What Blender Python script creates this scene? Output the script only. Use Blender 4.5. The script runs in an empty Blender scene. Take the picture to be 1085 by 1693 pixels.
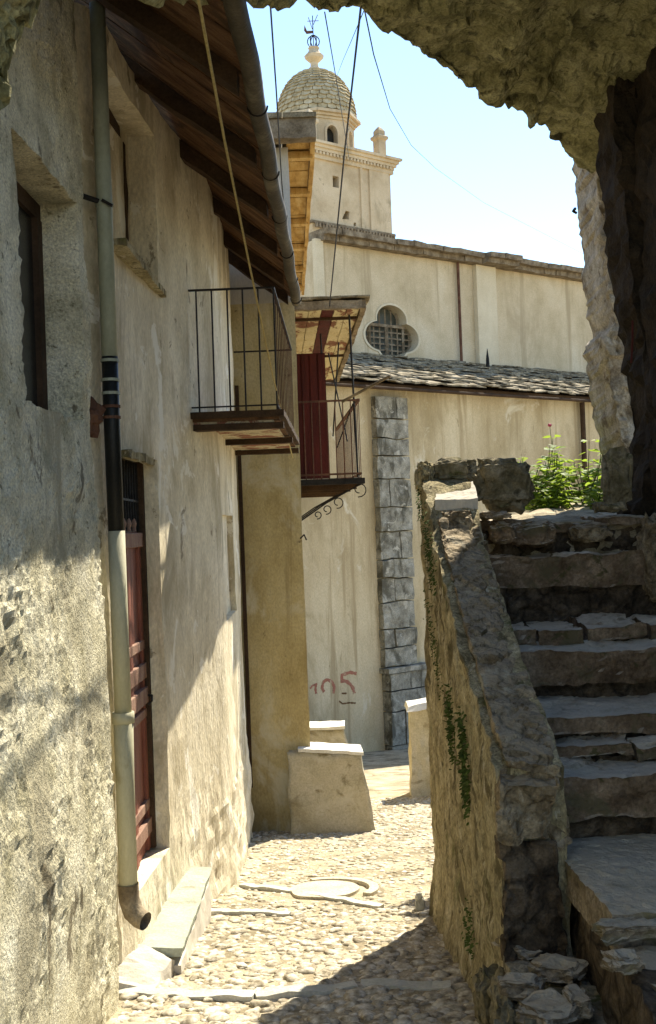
import bpy, bmesh, math, random
from mathutils import Vector, Matrix, noise
from mathutils.geometry import tessellate_polygon
random.seed(7)
R = math.radians
S = bpy.context.scene
COL = S.collection

# ------------------------------------------------------------------ camera
F = 1900.0; ROLL = 0.037; PITCH = 0.0124; YAW = 0.0116; EYE = 1.6
cam_d = bpy.data.cameras.new('camera'); cam = bpy.data.objects.new('camera', cam_d); COL.objects.link(cam)
cam_d.sensor_fit = 'VERTICAL'; cam_d.sensor_height = 36.0; cam_d.lens = F / 1693.0 * 36.0
cam_d.clip_start = 0.05; cam_d.clip_end = 2000
def dir_world(x, y):                     # x right, y up in the upright camera frame (per unit forward)
    xr = x * math.cos(ROLL) + y * math.sin(ROLL); yr = -x * math.sin(ROLL) + y * math.cos(ROLL)
    v = Vector((xr, 1.0, yr))
    v = Matrix.Rotation(PITCH, 3, 'X') @ v
    return Matrix.Rotation(YAW, 3, 'Z') @ v
fw = dir_world(0, 0); rt = (dir_world(1, 0) - fw); up = (dir_world(0, 1) - fw)
m3 = Matrix((rt, up, -fw)).transposed()
cam.matrix_world = Matrix.Translation((0, 0, EYE)) @ m3.to_4x4()
S.camera = cam
def W(px, py, Y):                        # photo point at a given distance down the lane
    d = dir_world((px - 542.5) / F, (846.5 - py) / F)
    return Vector((0, 0, EYE)) + d * (Y / d.y)
# ------------------------------------------------------------------ light
SUN_EL, SUN_AZ = R(50), R(26)            # azimuth measured from +Y towards +X
w = bpy.data.worlds.new('World'); S.world = w; w.use_nodes = True
nt = w.node_tree; nt.nodes.clear()
sky = nt.nodes.new('ShaderNodeTexSky'); sky.sky_type = 'NISHITA'; sky.sun_disc = False
sky.sun_elevation = SUN_EL; sky.sun_rotation = SUN_AZ; sky.air_density = 1.0; sky.dust_density = 0.0; sky.ozone_density = 1.5
bg = nt.nodes.new('ShaderNodeBackground'); bg.inputs['Strength'].default_value = 0.115
wo = nt.nodes.new('ShaderNodeOutputWorld')
nt.links.new(sky.outputs[0], bg.inputs[0]); nt.links.new(bg.outputs[0], wo.inputs[0])
sd = bpy.data.lights.new('sun', 'SUN'); sd.energy = 4.6; sd.angle = R(0.5); sd.color = (1.0, 0.91, 0.74)
so = bpy.data.objects.new('sun', sd); COL.objects.link(so)
sdir = Vector((math.sin(SUN_AZ) * math.cos(SUN_EL), math.cos(SUN_AZ) * math.cos(SUN_EL), math.sin(SUN_EL)))
so.rotation_euler = sdir.to_track_quat('Z', 'Y').to_euler(); so.location = (0, 0, 30)
S.view_settings.view_transform = 'Standard'; S.view_settings.look = 'None'
S.view_settings.exposure = 1.42; S.view_settings.gamma = 1.0
S.cycles.max_bounces = 8; S.cycles.diffuse_bounces = 5

# ------------------------------------------------------------------ materials
def mat(name, cols, scale=2.0, stretch=(1, 1, 1), rough=0.95, bump=0.5, bscale=30.0, bdist=0.02, fine=0.25,
        spots=None, spot_scale=6.0, spot_amt=0.45, patch=None, voro=None, vdark=0.5, metal=0.0, fscale=60.0):
    m = bpy.data.materials.new(name); m.use_nodes = True; t = m.node_tree; N = t.nodes; L = t.links
    b = N['Principled BSDF']; b.inputs['Roughness'].default_value = rough; b.inputs['Metallic'].default_value = metal
    b.inputs['Specular IOR Level'].default_value = 0.2
    tc = N.new('ShaderNodeTexCoord'); mp = N.new('ShaderNodeMapping'); mp.inputs['Scale'].default_value = stretch
    L.new(tc.outputs['Object'], mp.inputs[0])
    n1 = N.new('ShaderNodeTexNoise'); n1.inputs['Scale'].default_value = scale; n1.inputs['Detail'].default_value = 8; n1.inputs['Roughness'].default_value = 0.62
    L.new(mp.outputs[0], n1.inputs['Vector'])
    cr = N.new('ShaderNodeValToRGB'); el = cr.color_ramp.elements
    lo, hi = 0.33, 0.67
    for i, c in enumerate(cols):
        p = lo + (hi - lo) * i / max(1, len(cols) - 1)
        e = el[i] if i < 2 else el.new(p)
        e.position = p; e.color = (*c, 1)
    L.new(n1.outputs[0], cr.inputs[0]); out = cr.outputs[0]
    n2 = N.new('ShaderNodeTexNoise'); n2.inputs['Scale'].default_value = fscale; n2.inputs['Detail'].default_value = 4; n2.inputs['Roughness'].default_value = 0.7
    L.new(mp.outputs[0], n2.inputs['Vector'])
    mr = N.new('ShaderNodeMapRange'); mr.inputs[1].default_value = 0.3; mr.inputs[2].default_value = 0.7
    mr.inputs[3].default_value = 1 - fine; mr.inputs[4].default_value = 1 + fine
    L.new(n2.outputs[0], mr.inputs[0])
    mx = N.new('ShaderNodeVectorMath'); mx.operation = 'SCALE'; L.new(out, mx.inputs[0]); L.new(mr.outputs[0], mx.inputs['Scale'])
    out = mx.outputs[0]
    if spots:
        n3 = N.new('ShaderNodeTexNoise'); n3.inputs['Scale'].default_value = spot_scale; n3.inputs['Detail'].default_value = 6; n3.inputs['Roughness'].default_value = 0.7
        mp3 = N.new('ShaderNodeMapping'); mp3.inputs['Location'].default_value = (7.3, 2.1, 4.4); mp3.inputs['Scale'].default_value = stretch
        L.new(tc.outputs['Object'], mp3.inputs[0]); L.new(mp3.outputs[0], n3.inputs['Vector'])
        r3 = N.new('ShaderNodeMapRange'); c0 = 0.5 + (0.5 - spot_amt) * 0.5
        r3.inputs[1].default_value = c0; r3.inputs[2].default_value = c0 + 0.09
        L.new(n3.outputs[0], r3.inputs[0])
        mm = N.new('ShaderNodeMix'); mm.data_type = 'RGBA'; mm.inputs['B'].default_value = (*spots, 1)
        L.new(r3.outputs[0], mm.inputs['Factor']); L.new(out, mm.inputs['A']); out = mm.outputs['Result']
    if patch:
        for q, (pc, ps, pa, soft, st_) in enumerate(patch):
            n6 = N.new('ShaderNodeTexNoise'); n6.inputs['Scale'].default_value = ps; n6.inputs['Detail'].default_value = 9; n6.inputs['Roughness'].default_value = 0.66; n6.inputs['Distortion'].default_value = .6
            mp6 = N.new('ShaderNodeMapping'); mp6.inputs['Location'].default_value = (3.3 + q * 5.1, 8.1 - q, 1.4 + q * 2); mp6.inputs['Scale'].default_value = st_
            L.new(tc.outputs['Object'], mp6.inputs[0]); L.new(mp6.outputs[0], n6.inputs['Vector'])
            r6 = N.new('ShaderNodeMapRange'); r6.inputs[1].default_value = pa; r6.inputs[2].default_value = pa + soft; r6.inputs[4].default_value = .85
            L.new(n6.outputs[0], r6.inputs[0]); m6 = N.new('ShaderNodeMix'); m6.data_type = 'RGBA'; m6.inputs['B'].default_value = (*pc, 1)
            L.new(r6.outputs[0], m6.inputs['Factor']); L.new(out, m6.inputs['A']); out = m6.outputs['Result']
    if voro:
        v = N.new('ShaderNodeTexVoronoi'); v.feature = 'DISTANCE_TO_EDGE'; v.inputs['Scale'].default_value = voro
        nv = N.new('ShaderNodeTexNoise'); nv.inputs['Scale'].default_value = voro * .8; nv.inputs['Detail'].default_value = 5
        L.new(mp.outputs[0], nv.inputs['Vector']); sv = N.new('ShaderNodeVectorMath'); sv.operation = 'SCALE'; sv.inputs['Scale'].default_value = 1.1 / voro
        L.new(nv.outputs['Color'], sv.inputs[0]); av = N.new('ShaderNodeVectorMath'); L.new(mp.outputs[0], av.inputs[0]); L.new(sv.outputs[0], av.inputs[1])
        L.new(av.outputs[0], v.inputs['Vector'])
        r4 = N.new('ShaderNodeMapRange'); r4.inputs[1].default_value = 0.0; r4.inputs[2].default_value = 0.12
        L.new(v.outputs['Distance'], r4.inputs[0])
        r5 = N.new('ShaderNodeMapRange'); r5.inputs[3].default_value = vdark; r5.inputs[4].default_value = 1.0
        L.new(r4.outputs[0], r5.inputs[0])
        m5 = N.new('ShaderNodeVectorMath'); m5.operation = 'SCALE'; L.new(out, m5.inputs[0]); L.new(r5.outputs[0], m5.inputs['Scale']); out = m5.outputs[0]
        bpv = N.new('ShaderNodeBump'); bpv.inputs['Strength'].default_value = 1.1 - vdark; bpv.inputs['Distance'].default_value = 0.03
        L.new(r4.outputs[0], bpv.inputs['Height'])
    L.new(out, b.inputs['Base Color'])
    n4 = N.new('ShaderNodeTexNoise'); n4.inputs['Scale'].default_value = bscale; n4.inputs['Detail'].default_value = 9; n4.inputs['Roughness'].default_value = 0.65
    L.new(mp.outputs[0], n4.inputs['Vector'])
    bp = N.new('ShaderNodeBump'); bp.inputs['Strength'].default_value = bump; bp.inputs['Distance'].default_value = bdist
    L.new(n4.outputs[0], bp.inputs['Height'])
    if voro: L.new(bpv.outputs[0], bp.inputs['Normal'])
    L.new(bp.outputs[0], b.inputs['Normal'])
    return m

M = {}
M['roughcast'] = mat('roughcast', [(.46, .42, .27), (.72, .67, .48), (.86, .82, .64)], 4, bump=1.0, bscale=55, bdist=.03, fine=.4, fscale=85, spots=(.20, .18, .10), spot_scale=26, spot_amt=.34, patch=[((.42, .38, .26), 1.8, .52, .10, (1, 1, .7)), ((.17, .14, .085), 3.0, .61, .04, (1, 1, .6))])
M['plaster'] = mat('old_plaster', [(.50, .43, .29), (.67, .60, .44), (.79, .72, .56)], 1.8, (1.5, 1.5, .7), bump=.6, bscale=20, bdist=.02, fine=.22, fscale=40, patch=[((.40, .34, .22), 1.4, .52, .12, (1.2, 1.2, .7)), ((.42, .35, .22), 2.0, .58, .10, (3, 3, .16)), ((.80, .76, .65), 2.6, .585, .02, (1, 1, .8)), ((.24, .195, .125), 4, .63, .03, (1, 1, .7))])
M['reveal'] = mat('reveal_plaster', [(.22, .18, .10), (.34, .28, .17)], 3, (2, 2, .5), bump=.5, bscale=14, fine=.15)
M['ochre'] = mat('ochre_plaster', [(.34, .26, .11), (.47, .38, .19), (.57, .49, .29)], 1.6, (1, 1, .6), bump=.6, bscale=14, bdist=.02, fine=.2, patch=[((.58, .53, .38), 1.7, .53, .10, (1, 1, .7)), ((.26, .20, .10), 2.2, .54, .12, (3, 3, .15)), ((.15, .12, .06), 6, .64, .05, (1, 1, .6))])
M['greyplaster'] = mat('grey_plaster', [(.42, .39, .33), (.55, .51, .43)], 2, (1.5, 1.5, .5), bump=.4, bscale=12, fine=.12)
M['buttress'] = mat('buttress_plaster', [(.34, .29, .18), (.47, .415, .285), (.56, .50, .37)], 2.2, bump=.6, bscale=14, fine=.2, patch=[((.60, .55, .42), 2.4, .56, .1, (1, 1, 1)), ((.20, .16, .08), 3.2, .57, .1, (1, 1, 1.4))])
M['church'] = mat('church_render', [(.43, .35, .215), (.55, .455, .30), (.61, .525, .37)], .9, (1, 1, .8), bump=.45, bscale=9, bdist=.03, fine=.2, patch=[((.39, .31, .19), .9, .53, .14, (1.2, 1.2, .5)), ((.37, .295, .18), 1.3, .54, .10, (2.4, 2.4, .10)), ((.34, .28, .18), 5, .66, .05, (1, 1, .4))])
M['church_low'] = mat('church_lower_render', [(.37, .29, .16), (.51, .42, .265), (.61, .52, .35)], .8, (1.3, 1.3, .5), bump=.5, bscale=9, bdist=.03, fine=.2, patch=[((.34, .27, .15), 1.0, .52, .14, (1.2, 1.2, .5)), ((.36, .28, .16), 1.5, .53, .10, (2.4, 2.4, .12)), ((.66, .60, .46), 1.3, .60, .06, (1, 1, .8)), ((.26, .20, .11), 4, .62, .08, (1.5, 1.5, .35))])
M['tower'] = mat('tower_render', [(.40, .31, .19), (.53, .43, .285), (.60, .50, .35)], .8, bump=.5, bscale=7, bdist=.04, fine=.2, patch=[((.38, .31, .20), 1.3, .54, .1, (1, 1, .6)), ((.28, .23, .15), 4, .62, .06, (1, 1, 1))])
M['trim'] = mat('pale_trim', [(.54, .46, .31), (.64, .56, .40)], 2, bump=.3, bscale=9, fine=.15)
M['greystone'] = mat('grey_stone', [(.13, .12, .095), (.26, .25, .205), (.38, .365, .31)], 5, (1, 1, 1), bump=.9, bscale=14, bdist=.03, fine=.4, patch=[((.08, .075, .055), 2.6, .54, .08, (1.3, 1.3, .6)), ((.48, .46, .39), 5, .60, .05, (1, 1, 1))])
M['eavestone'] = mat('eave_stone', [(.10, .075, .045), (.20, .155, .10), (.29, .24, .165)], 6, bump=.8, bscale=14, fine=.3)
M['slates'] = mat('stone_slates', [(.11, .085, .05), (.235, .195, .125), (.38, .33, .24)], 5, bump=.7, bscale=14, fine=.4, patch=[((.07, .055, .035), 5, .53, .08, (1, 1, 1))])
M['dometile'] = mat('dome_tile', [(.28, .22, .12), (.43, .36, .22), (.56, .49, .34)], 5, bump=.3, bscale=9, fine=.25)
M['vault'] = mat('vault_rubble', [(.17, .16, .07), (.31, .29, .14), (.44, .41, .23)], 4.5, bump=1.0, bscale=16, bdist=.05, fine=.4, voro=4.5, vdark=.78, spots=(.09, .085, .045), spot_scale=9, spot_amt=.4)
M['darkwall'] = mat('dark_masonry', [(.018, .013, .008), (.036, .026, .015), (.055, .038, .022)], 4, bump=1.0, bscale=9, bdist=.07, fine=.4)  # near-black brown masonry, same tone all over
M['ruin'] = mat('broken_masonry', [(.32, .27, .19), (.50, .44, .33), (.64, .58, .46)], 5, bump=1.0, bscale=14, bdist=.05, fine=.35, voro=5, vdark=.8, spots=(.22, .17, .11), spot_scale=6, spot_amt=.38)
M['stairwall'] = mat('stair_wall_render', [(.24, .20, .105), (.42, .355, .205), (.58, .515, .34)], 6, (1.5, 1.5, .8), bump=1.0, bscale=26, bdist=.045, fine=.5, fscale=45, patch=[((.13, .105, .05), 5, .55, .05, (1.5, 1.5, .7)), ((.12, .13, .035), 2.4, .57, .08, (1.4, 1.4, .7)), ((.66, .60, .44), 6, .60, .05, (1.3, 1.3, .8)), ((.08, .065, .035), 3.0, .62, .04, (3, 3, .25))])
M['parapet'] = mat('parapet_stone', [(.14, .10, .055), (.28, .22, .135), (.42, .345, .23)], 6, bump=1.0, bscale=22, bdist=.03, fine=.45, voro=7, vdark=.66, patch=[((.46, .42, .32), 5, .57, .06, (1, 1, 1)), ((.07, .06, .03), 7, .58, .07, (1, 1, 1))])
M['riser'] = mat('riser_rubble', [(.05, .037, .024), (.115, .085, .055), (.19, .15, .105)], 7, bump=1.0, bscale=18, bdist=.04, fine=.4, voro=6)
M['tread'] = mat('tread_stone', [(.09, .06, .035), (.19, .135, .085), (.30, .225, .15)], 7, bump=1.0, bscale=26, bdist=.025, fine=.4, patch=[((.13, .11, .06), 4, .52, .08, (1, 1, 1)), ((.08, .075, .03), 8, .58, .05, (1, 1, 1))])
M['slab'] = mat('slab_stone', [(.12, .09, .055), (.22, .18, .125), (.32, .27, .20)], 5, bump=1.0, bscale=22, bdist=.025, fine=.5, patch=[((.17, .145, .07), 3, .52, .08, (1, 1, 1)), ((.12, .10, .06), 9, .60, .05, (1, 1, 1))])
M['boulder'] = mat('boulder', [(.10, .085, .045), (.21, .18, .11), (.36, .32, .23)], 7, bump=1.0, bscale=22, bdist=.025, fine=.35, patch=[((.11, .11, .035), 5, .54, .08, (1, 1, 1)), ((.07, .06, .035), 9, .58, .06, (1, 1, 1))])
M['white_stone'] = mat('limewashed_stone', [(.62, .60, .54), (.78, .76, .70)], 4, bump=.5, bscale=14, fine=.12)
M['pebble'] = mat('river_pebble', [(.16, .13, .085), (.32, .28, .205), (.50, .455, .36), (.68, .64, .55)], 19, bump=.3, bscale=40, fine=.2)
M['earth'] = mat('packed_earth', [(.26, .215, .14), (.385, .33, .225), (.49, .425, .315)], 3, bump=.9, bscale=40, bdist=.015, fine=.4, fscale=110, patch=[((.17, .14, .085), 3, .50, .1, (1, 1, 1))])
M['platform'] = mat('mossy_paving', [(.20, .165, .10), (.34, .30, .215), (.47, .43, .34)], 3, bump=1.0, bscale=20, bdist=.04, fine=.4, patch=[((.15, .13, .05), 3.5, .52, .08, (1, 1, 1)), ((.10, .11, .03), 7, .58, .06, (1, 1, 1))], voro=3.5)
M['greenslab'] = mat('green_grey_slab', [(.27, .30, .24), (.38, .41, .34)], 3, bump=.5, bscale=18, fine=.2, patch=[((.25, .23, .16), 4, .58, .08, (1, 1, 1))])
M['white_earth'] = mat('worn_pale_stone', [(.38, .34, .25), (.50, .46, .36)], 6, bump=.7, bscale=30, bdist=.01, fine=.3)
M['kerb'] = mat('kerb_stone', [(.40, .40, .34), (.54, .53, .47)], 5, bump=.5, bscale=20, fine=.15)
M['wood_dark'] = mat('dark_timber', [(.035, .022, .013), (.075, .045, .025)], 4, (1, 1, 1), bump=.5, bscale=20, fine=.3)
M['wood_brown'] = mat('brown_boards', [(.05, .025, .012), (.12, .062, .03), (.19, .11, .055)], 3, (1.4, 4, 1.4), bump=.6, bscale=20, fine=.35, patch=[((.05, .03, .015), 2.5, .54, .08, (1, 1, 1))])
M['wood_yellow'] = mat('yellow_boards', [(.32, .18, .05), (.50, .31, .10), (.60, .42, .18)], 3, (4, 1, 1), bump=.4, bscale=20, fine=.25)
M['red_door'] = mat('red_door_paint', [(.16, .055, .035), (.24, .085, .055), (.30, .12, .08)], 4, (4, 4, .6), rough=.6, bump=.3, bscale=30, fine=.15)
M['pink_wood'] = mat('worn_rail_paint', [(.20, .10, .07), (.34, .22, .16)], 5, (3, 3, 1), rough=.8, bump=.4, fine=.25)
M['dark_red'] = mat('dark_red_paint', [(.05, .010, .007), (.10, .017, .012)], 3, (4, 4, .5), rough=.7, bump=.4, bscale=20, fine=.25)
M['peeling'] = mat('peeling_red_and_cream', [(.17, .025, .018), (.20, .05, .03), (.50, .44, .26), (.56, .50, .32)], 4.5, (1, 1, 1), bump=.6, bscale=20, fine=.25)
M['peel_cream'] = mat('cream_boards_peeling_to_red', [(.52, .44, .25), (.60, .53, .34)], 5, bump=.6, bscale=20, fine=.25, patch=[((.14, .025, .015), 3.2, .52, .04, (1, .5, 1)), ((.12, .07, .03), 9, .6, .05, (1, .6, 1))])
M['peeling_dull'] = mat('peeling_boards', [(.42, .35, .22), (.56, .49, .35)], 5, bump=.6, bscale=20, fine=.3, patch=[((.20, .05, .03), 4, .50, .04, (1, 1, 1)), ((.09, .06, .035), 8, .58, .05, (1, 1, 1))])
M['iron'] = mat('black_iron', [(.012, .011, .010), (.03, .026, .022)], 10, rough=.6, bump=.3, metal=.3)
M['rust'] = mat('rusty_iron', [(.07, .032, .02), (.15, .075, .045)], 8, rough=.85, bump=.4)
M['pipe_grey'] = mat('grey_pipe', [(.20, .22, .16), (.34, .36, .28)], 3, (1, 1, .5), rough=.5, bump=.1, fine=.1)
M['pipe_black'] = mat('black_pipe', [(.010, .011, .010), (.018, .018, .016)], 4, rough=.45, bump=.15, fine=.3)
M['pipe_cream'] = mat('cream_pipe', [(.36, .34, .22), (.46, .44, .31)], 2, (1, 1, .4), rough=.6, bump=.15, fine=.1, spots=(.28, .25, .13), spot_scale=4, spot_amt=.3)
M['gutter'] = mat('zinc_gutter', [(.04, .032, .02), (.085, .07, .045)], 5, rough=.65, bump=.2, fine=.3, spots=(.14, .12, .08), spot_scale=3)
M['glass'] = mat('dark_glass', [(.02, .02, .018), (.035, .035, .03)], 3, rough=.25, bump=.05)
M['glass_church'] = mat('church_glass', [(.07, .075, .06), (.12, .125, .10)], 3, rough=.35, bump=.1)
M['graffiti'] = mat('red_brown_paint', [(.34, .17, .11), (.36, .13, .09)], 14, rough=.9, bump=.3, fine=.3, spots=(.50, .41, .27), spot_scale=9, spot_amt=.42)
M['leaf'] = mat('green_leaf', [(.035, .075, .012), (.10, .18, .03), (.22, .30, .06), (.34, .34, .10)], 9, rough=.6, bump=.1, fine=.25)
M['moss'] = mat('moss', [(.035, .06, .012), (.075, .115, .025), (.13, .16, .05)], 12, rough=.9, bump=.4, fine=.3)
M['cord'] = mat('yellow_cord', [(.35, .27, .10), (.45, .36, .15)], 20, rough=.8)
M['cable'] = mat('grey_cable', [(.03, .03, .035), (.05, .05, .055)], 10, rough=.6)
M['pink'] = mat('pink_petal', [(.6, .08, .15), (.75, .15, .25)], 10, rough=.7)
for k, dc in (('tread', (.74, .65, .50)), ('slab', (.60, .53, .40)), ('parapet', (.40, .33, .23))):  # up-facing faces mixed paler: dust, lightened further to stand in for skylight
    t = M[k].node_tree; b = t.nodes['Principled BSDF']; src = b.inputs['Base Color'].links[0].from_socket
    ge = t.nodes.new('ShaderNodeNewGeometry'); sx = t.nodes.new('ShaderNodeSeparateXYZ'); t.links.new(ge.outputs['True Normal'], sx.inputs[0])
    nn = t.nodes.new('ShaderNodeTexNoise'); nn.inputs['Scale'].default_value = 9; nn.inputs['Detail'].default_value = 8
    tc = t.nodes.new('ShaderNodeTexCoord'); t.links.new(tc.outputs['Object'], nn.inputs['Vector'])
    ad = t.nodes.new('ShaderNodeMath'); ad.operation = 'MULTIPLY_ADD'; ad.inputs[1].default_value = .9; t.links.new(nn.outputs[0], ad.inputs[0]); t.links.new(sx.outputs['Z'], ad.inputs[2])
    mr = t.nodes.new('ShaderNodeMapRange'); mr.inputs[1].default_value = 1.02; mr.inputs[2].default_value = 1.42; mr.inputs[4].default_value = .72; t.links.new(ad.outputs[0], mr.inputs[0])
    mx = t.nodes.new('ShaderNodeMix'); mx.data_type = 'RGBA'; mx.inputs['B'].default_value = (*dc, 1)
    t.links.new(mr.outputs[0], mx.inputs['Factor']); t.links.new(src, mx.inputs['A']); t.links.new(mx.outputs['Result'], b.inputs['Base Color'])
for k in ('leaf',):                       # leaves let light through
    t = M[k].node_tree; b = t.nodes['Principled BSDF']
    tr = t.nodes.new('ShaderNodeBsdfTranslucent'); tr.inputs[0].default_value = (.34, .46, .05, 1)
    mx = t.nodes.new('ShaderNodeMixShader'); mx.inputs[0].default_value = .45
    t.links.new(b.outputs[0], mx.inputs[1]); t.links.new(tr.outputs[0], mx.inputs[2]); t.links.new(mx.outputs[0], t.nodes['Material Output'].inputs[0])

# ------------------------------------------------------------------ objects
def thing(name, label, cat, loc, group=None):
    o = bpy.data.objects.new(name, None); COL.objects.link(o); o.location = loc; o.empty_display_size = .2
    o['label'] = label; o['category'] = cat
    if group: o['group'] = group
    return o
def wpos(o):
    v = Vector(o.location)
    while o.parent: o = o.parent; v += Vector(o.location)
    return v
class MB:
    def __init__(s): s.v = []; s.f = []
    def add(s, vs, fs):
        n = len(s.v); s.v += [tuple(v) for v in vs]; s.f += [tuple(i + n for i in f) for f in fs]
    def cells(s, us, vs, ws, fn, solid=None):
        nu, nv, nw = len(us) - 1, len(vs) - 1, len(ws) - 1; idx = {}
        def vert(i, j, k):
            key = (i, j, k)
            if key not in idx: idx[key] = len(s.v); s.v.append(tuple(fn(us[i], vs[j], ws[k])))
            return idx[key]
        def isS(i, j, k):
            if i < 0 or j < 0 or k < 0 or i >= nu or j >= nv or k >= nw: return False
            return True if solid is None else S_[(i * nv + j) * nw + k]
        if solid: S_ = [solid((us[i] + us[i+1]) / 2, (vs[j] + vs[j+1]) / 2, (ws[k] + ws[k+1]) / 2) for i in range(nu) for j in range(nv) for k in range(nw)]
        for i in range(nu):
            for j in range(nv):
                for k in range(nw):
                    if not isS(i, j, k): continue
                    if not isS(i-1, j, k): s.f.append((vert(i,j,k), vert(i,j,k+1), vert(i,j+1,k+1), vert(i,j+1,k)))
                    if not isS(i+1, j, k): s.f.append((vert(i+1,j,k), vert(i+1,j+1,k), vert(i+1,j+1,k+1), vert(i+1,j,k+1)))
                    if not isS(i, j-1, k): s.f.append((vert(i,j,k), vert(i+1,j,k), vert(i+1,j,k+1), vert(i,j,k+1)))
                    if not isS(i, j+1, k): s.f.append((vert(i,j+1,k), vert(i,j+1,k+1), vert(i+1,j+1,k+1), vert(i+1,j+1,k)))
                    if not isS(i, j, k-1): s.f.append((vert(i,j,k), vert(i,j+1,k), vert(i+1,j+1,k), vert(i+1,j,k)))
                    if not isS(i, j, k+1): s.f.append((vert(i,j,k+1), vert(i+1,j,k+1), vert(i+1,j+1,k+1), vert(i,j+1,k+1)))
        return s
    def box(s, a, b, step=None, fn=None):
        fn = fn or (lambda x, y, z: (x, y, z))
        L = [lin(min(p, q), max(p, q), step or 1e9) for p, q in zip(a, b)]
        return s.cells(L[0], L[1], L[2], fn)
    def hexa(s, P, step=None):           # P: 8 points, order (000,100,110,010,001,101,111,011)
        P = [Vector(p) for p in P]
        def fn(u, v, w_):
            a = P[0].lerp(P[1], u); b = P[3].lerp(P[2], u); c = P[4].lerp(P[5], u); d = P[7].lerp(P[6], u)
            return a.lerp(b, v).lerp(c.lerp(d, v), w_)
        lx, ly, lz = (P[1]-P[0]).length, (P[3]-P[0]).length, (P[4]-P[0]).length
        n = lambda l: [i / max(1, math.ceil(l / step)) for i in range(max(1, math.ceil(l / step)) + 1)] if step else [0, 1]
        return s.cells(n(lx), n(ly), n(lz), fn)
    def bar(s, a, b, w_=.02, h=None, up=(0, 0, 1)):
        a, b = Vector(a), Vector(b); d = (b - a).normalized(); h = h or w_
        u = Vector(up)
        if abs(d.dot(u)) > .95: u = Vector((0, 1, 0))
        x = d.cross(u).normalized() * w_ / 2; y = d.cross(x).normalized() * h / 2
        P = [a-x-y, a+x-y, a+x+y, a-x+y, b-x-y, b+x-y, b+x+y, b-x+y]
        s.add(P, [(0,3,2,1),(4,5,6,7),(0,1,5,4),(1,2,6,5),(2,3,7,6),(3,0,4,7)]); return s
    def tube(s, pts, r, seg=10, cap=True):
        pts = [Vector(p) for p in pts]; n0 = len(s.v); rr = r if isinstance(r, (list, tuple)) else [r] * len(pts)
        px = None
        for i, p in enumerate(pts):
            d = (pts[min(i+1, len(pts)-1)] - pts[max(i-1, 0)]).normalized()
            if px is None:
                a = Vector((0, 0, 1)) if abs(d.z) < .9 else Vector((0, 1, 0)); px = d.cross(a).normalized()
            else: px = (px - d * px.dot(d)).normalized()
            py = d.cross(px)
            for k in range(seg):
                t = 2 * math.pi * k / seg; s.v.append(tuple(p + (px * math.cos(t) + py * math.sin(t)) * rr[i]))
        for i in range(len(pts) - 1):
            for k in range(seg):
                a = n0 + i*seg + k; b = n0 + i*seg + (k+1) % seg; s.f.append((a, b, b+seg, a+seg))
        if cap:
            s.f.append(tuple(n0 + k for k in reversed(range(seg)))); m = n0 + (len(pts)-1)*seg; s.f.append(tuple(m + k for k in range(seg)))
        return s
    def lathe(s, c, prof, seg=24, rot=0.0):
        n0 = len(s.v); c = Vector(c)
        for r, z in prof:
            for k in range(seg):
                t = 2 * math.pi * k / seg + rot; s.v.append((c.x + r*math.cos(t), c.y + r*math.sin(t), c.z + z))
        for i in range(len(prof)-1):
            for k in range(seg):
                a = n0 + i*seg + k; b = n0 + i*seg + (k+1) % seg; s.f.append((a, b, b+seg, a+seg))
        s.f.append(tuple(n0 + k for k in reversed(range(seg)))); m = n0 + (len(prof)-1)*seg; s.f.append(tuple(m + k for k in range(seg)))
        return s
    def plate(s, outer, holes, fn, w0, w1, back=True):   # polygon with holes, extruded from w0 to w1 through fn(u,v,w)
        loops = [list(outer)] + [list(h) for h in holes]
        tris = tessellate_polygon([[Vector((u, v, 0)) for u, v in l] for l in loops])
        flat = [p for l in loops for p in l]; n0 = len(s.v); N = len(flat)
        s.v += [tuple(fn(u, v, w0)) for u, v in flat] + [tuple(fn(u, v, w1)) for u, v in flat]
        for t in tris:
            s.f.append(tuple(n0 + i for i in t))
            if back: s.f.append(tuple(n0 + N + i for i in reversed(t)))
        o = 0
        for l in loops:
            m = len(l)
            for i in range(m):
                a, b = n0 + o + i, n0 + o + (i+1) % m; s.f.append((a, b, b + N, a + N))
            o += m
        return s
    def blob(s, c, r, sub=2, amp=.12, seed=0, rot=0.0, rotx=0.0, sq=1.0):
        bm = bmesh.new(); bmesh.ops.create_icosphere(bm, subdivisions=sub, radius=1.0)
        Rm = Matrix.Rotation(rot, 3, 'Z') @ Matrix.Rotation(rotx, 3, 'X')
        vs = []
        for v in bm.verts:
            p = v.co.copy(); q = 1 + amp * noise.noise(p * 1.7 + Vector((seed * 3.1, seed * 1.7, seed))) + amp * .5 * noise.noise(p * 4 + Vector((seed, 0, seed * 2)))
            if sq != 1.0: p = Vector([math.copysign(abs(t_) ** sq, t_) for t_ in p])
            p = Vector((p.x * r[0], p.y * r[1], p.z * r[2])) * q
            vs.append(Vector(c) + Rm @ p)
        s.add(vs, [tuple(v.index for v in f.verts) for f in bm.faces]); bm.free(); return s
    def rough(s, amp, freq, seed=0.0, oct=3, stretch=(1, 1, 1), keep=None):
        off = Vector((seed * 13.7, seed * 5.3, seed * 9.1)); nv = []
        for v in s.v:
            p = Vector((v[0]*stretch[0], v[1]*stretch[1], v[2]*stretch[2])) * freq + off
            d = Vector((0, 0, 0)); a = 1.0
            for _ in range(oct):
                d += noise.noise_vector(p) * a; p = p * 2.1; a *= .5
            k = keep(v) if keep else 1.0
            nv.append((v[0] + d.x*amp*k, v[1] + d.y*amp*k, v[2] + d.z*amp*k))
        s.v = nv; return s
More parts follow.
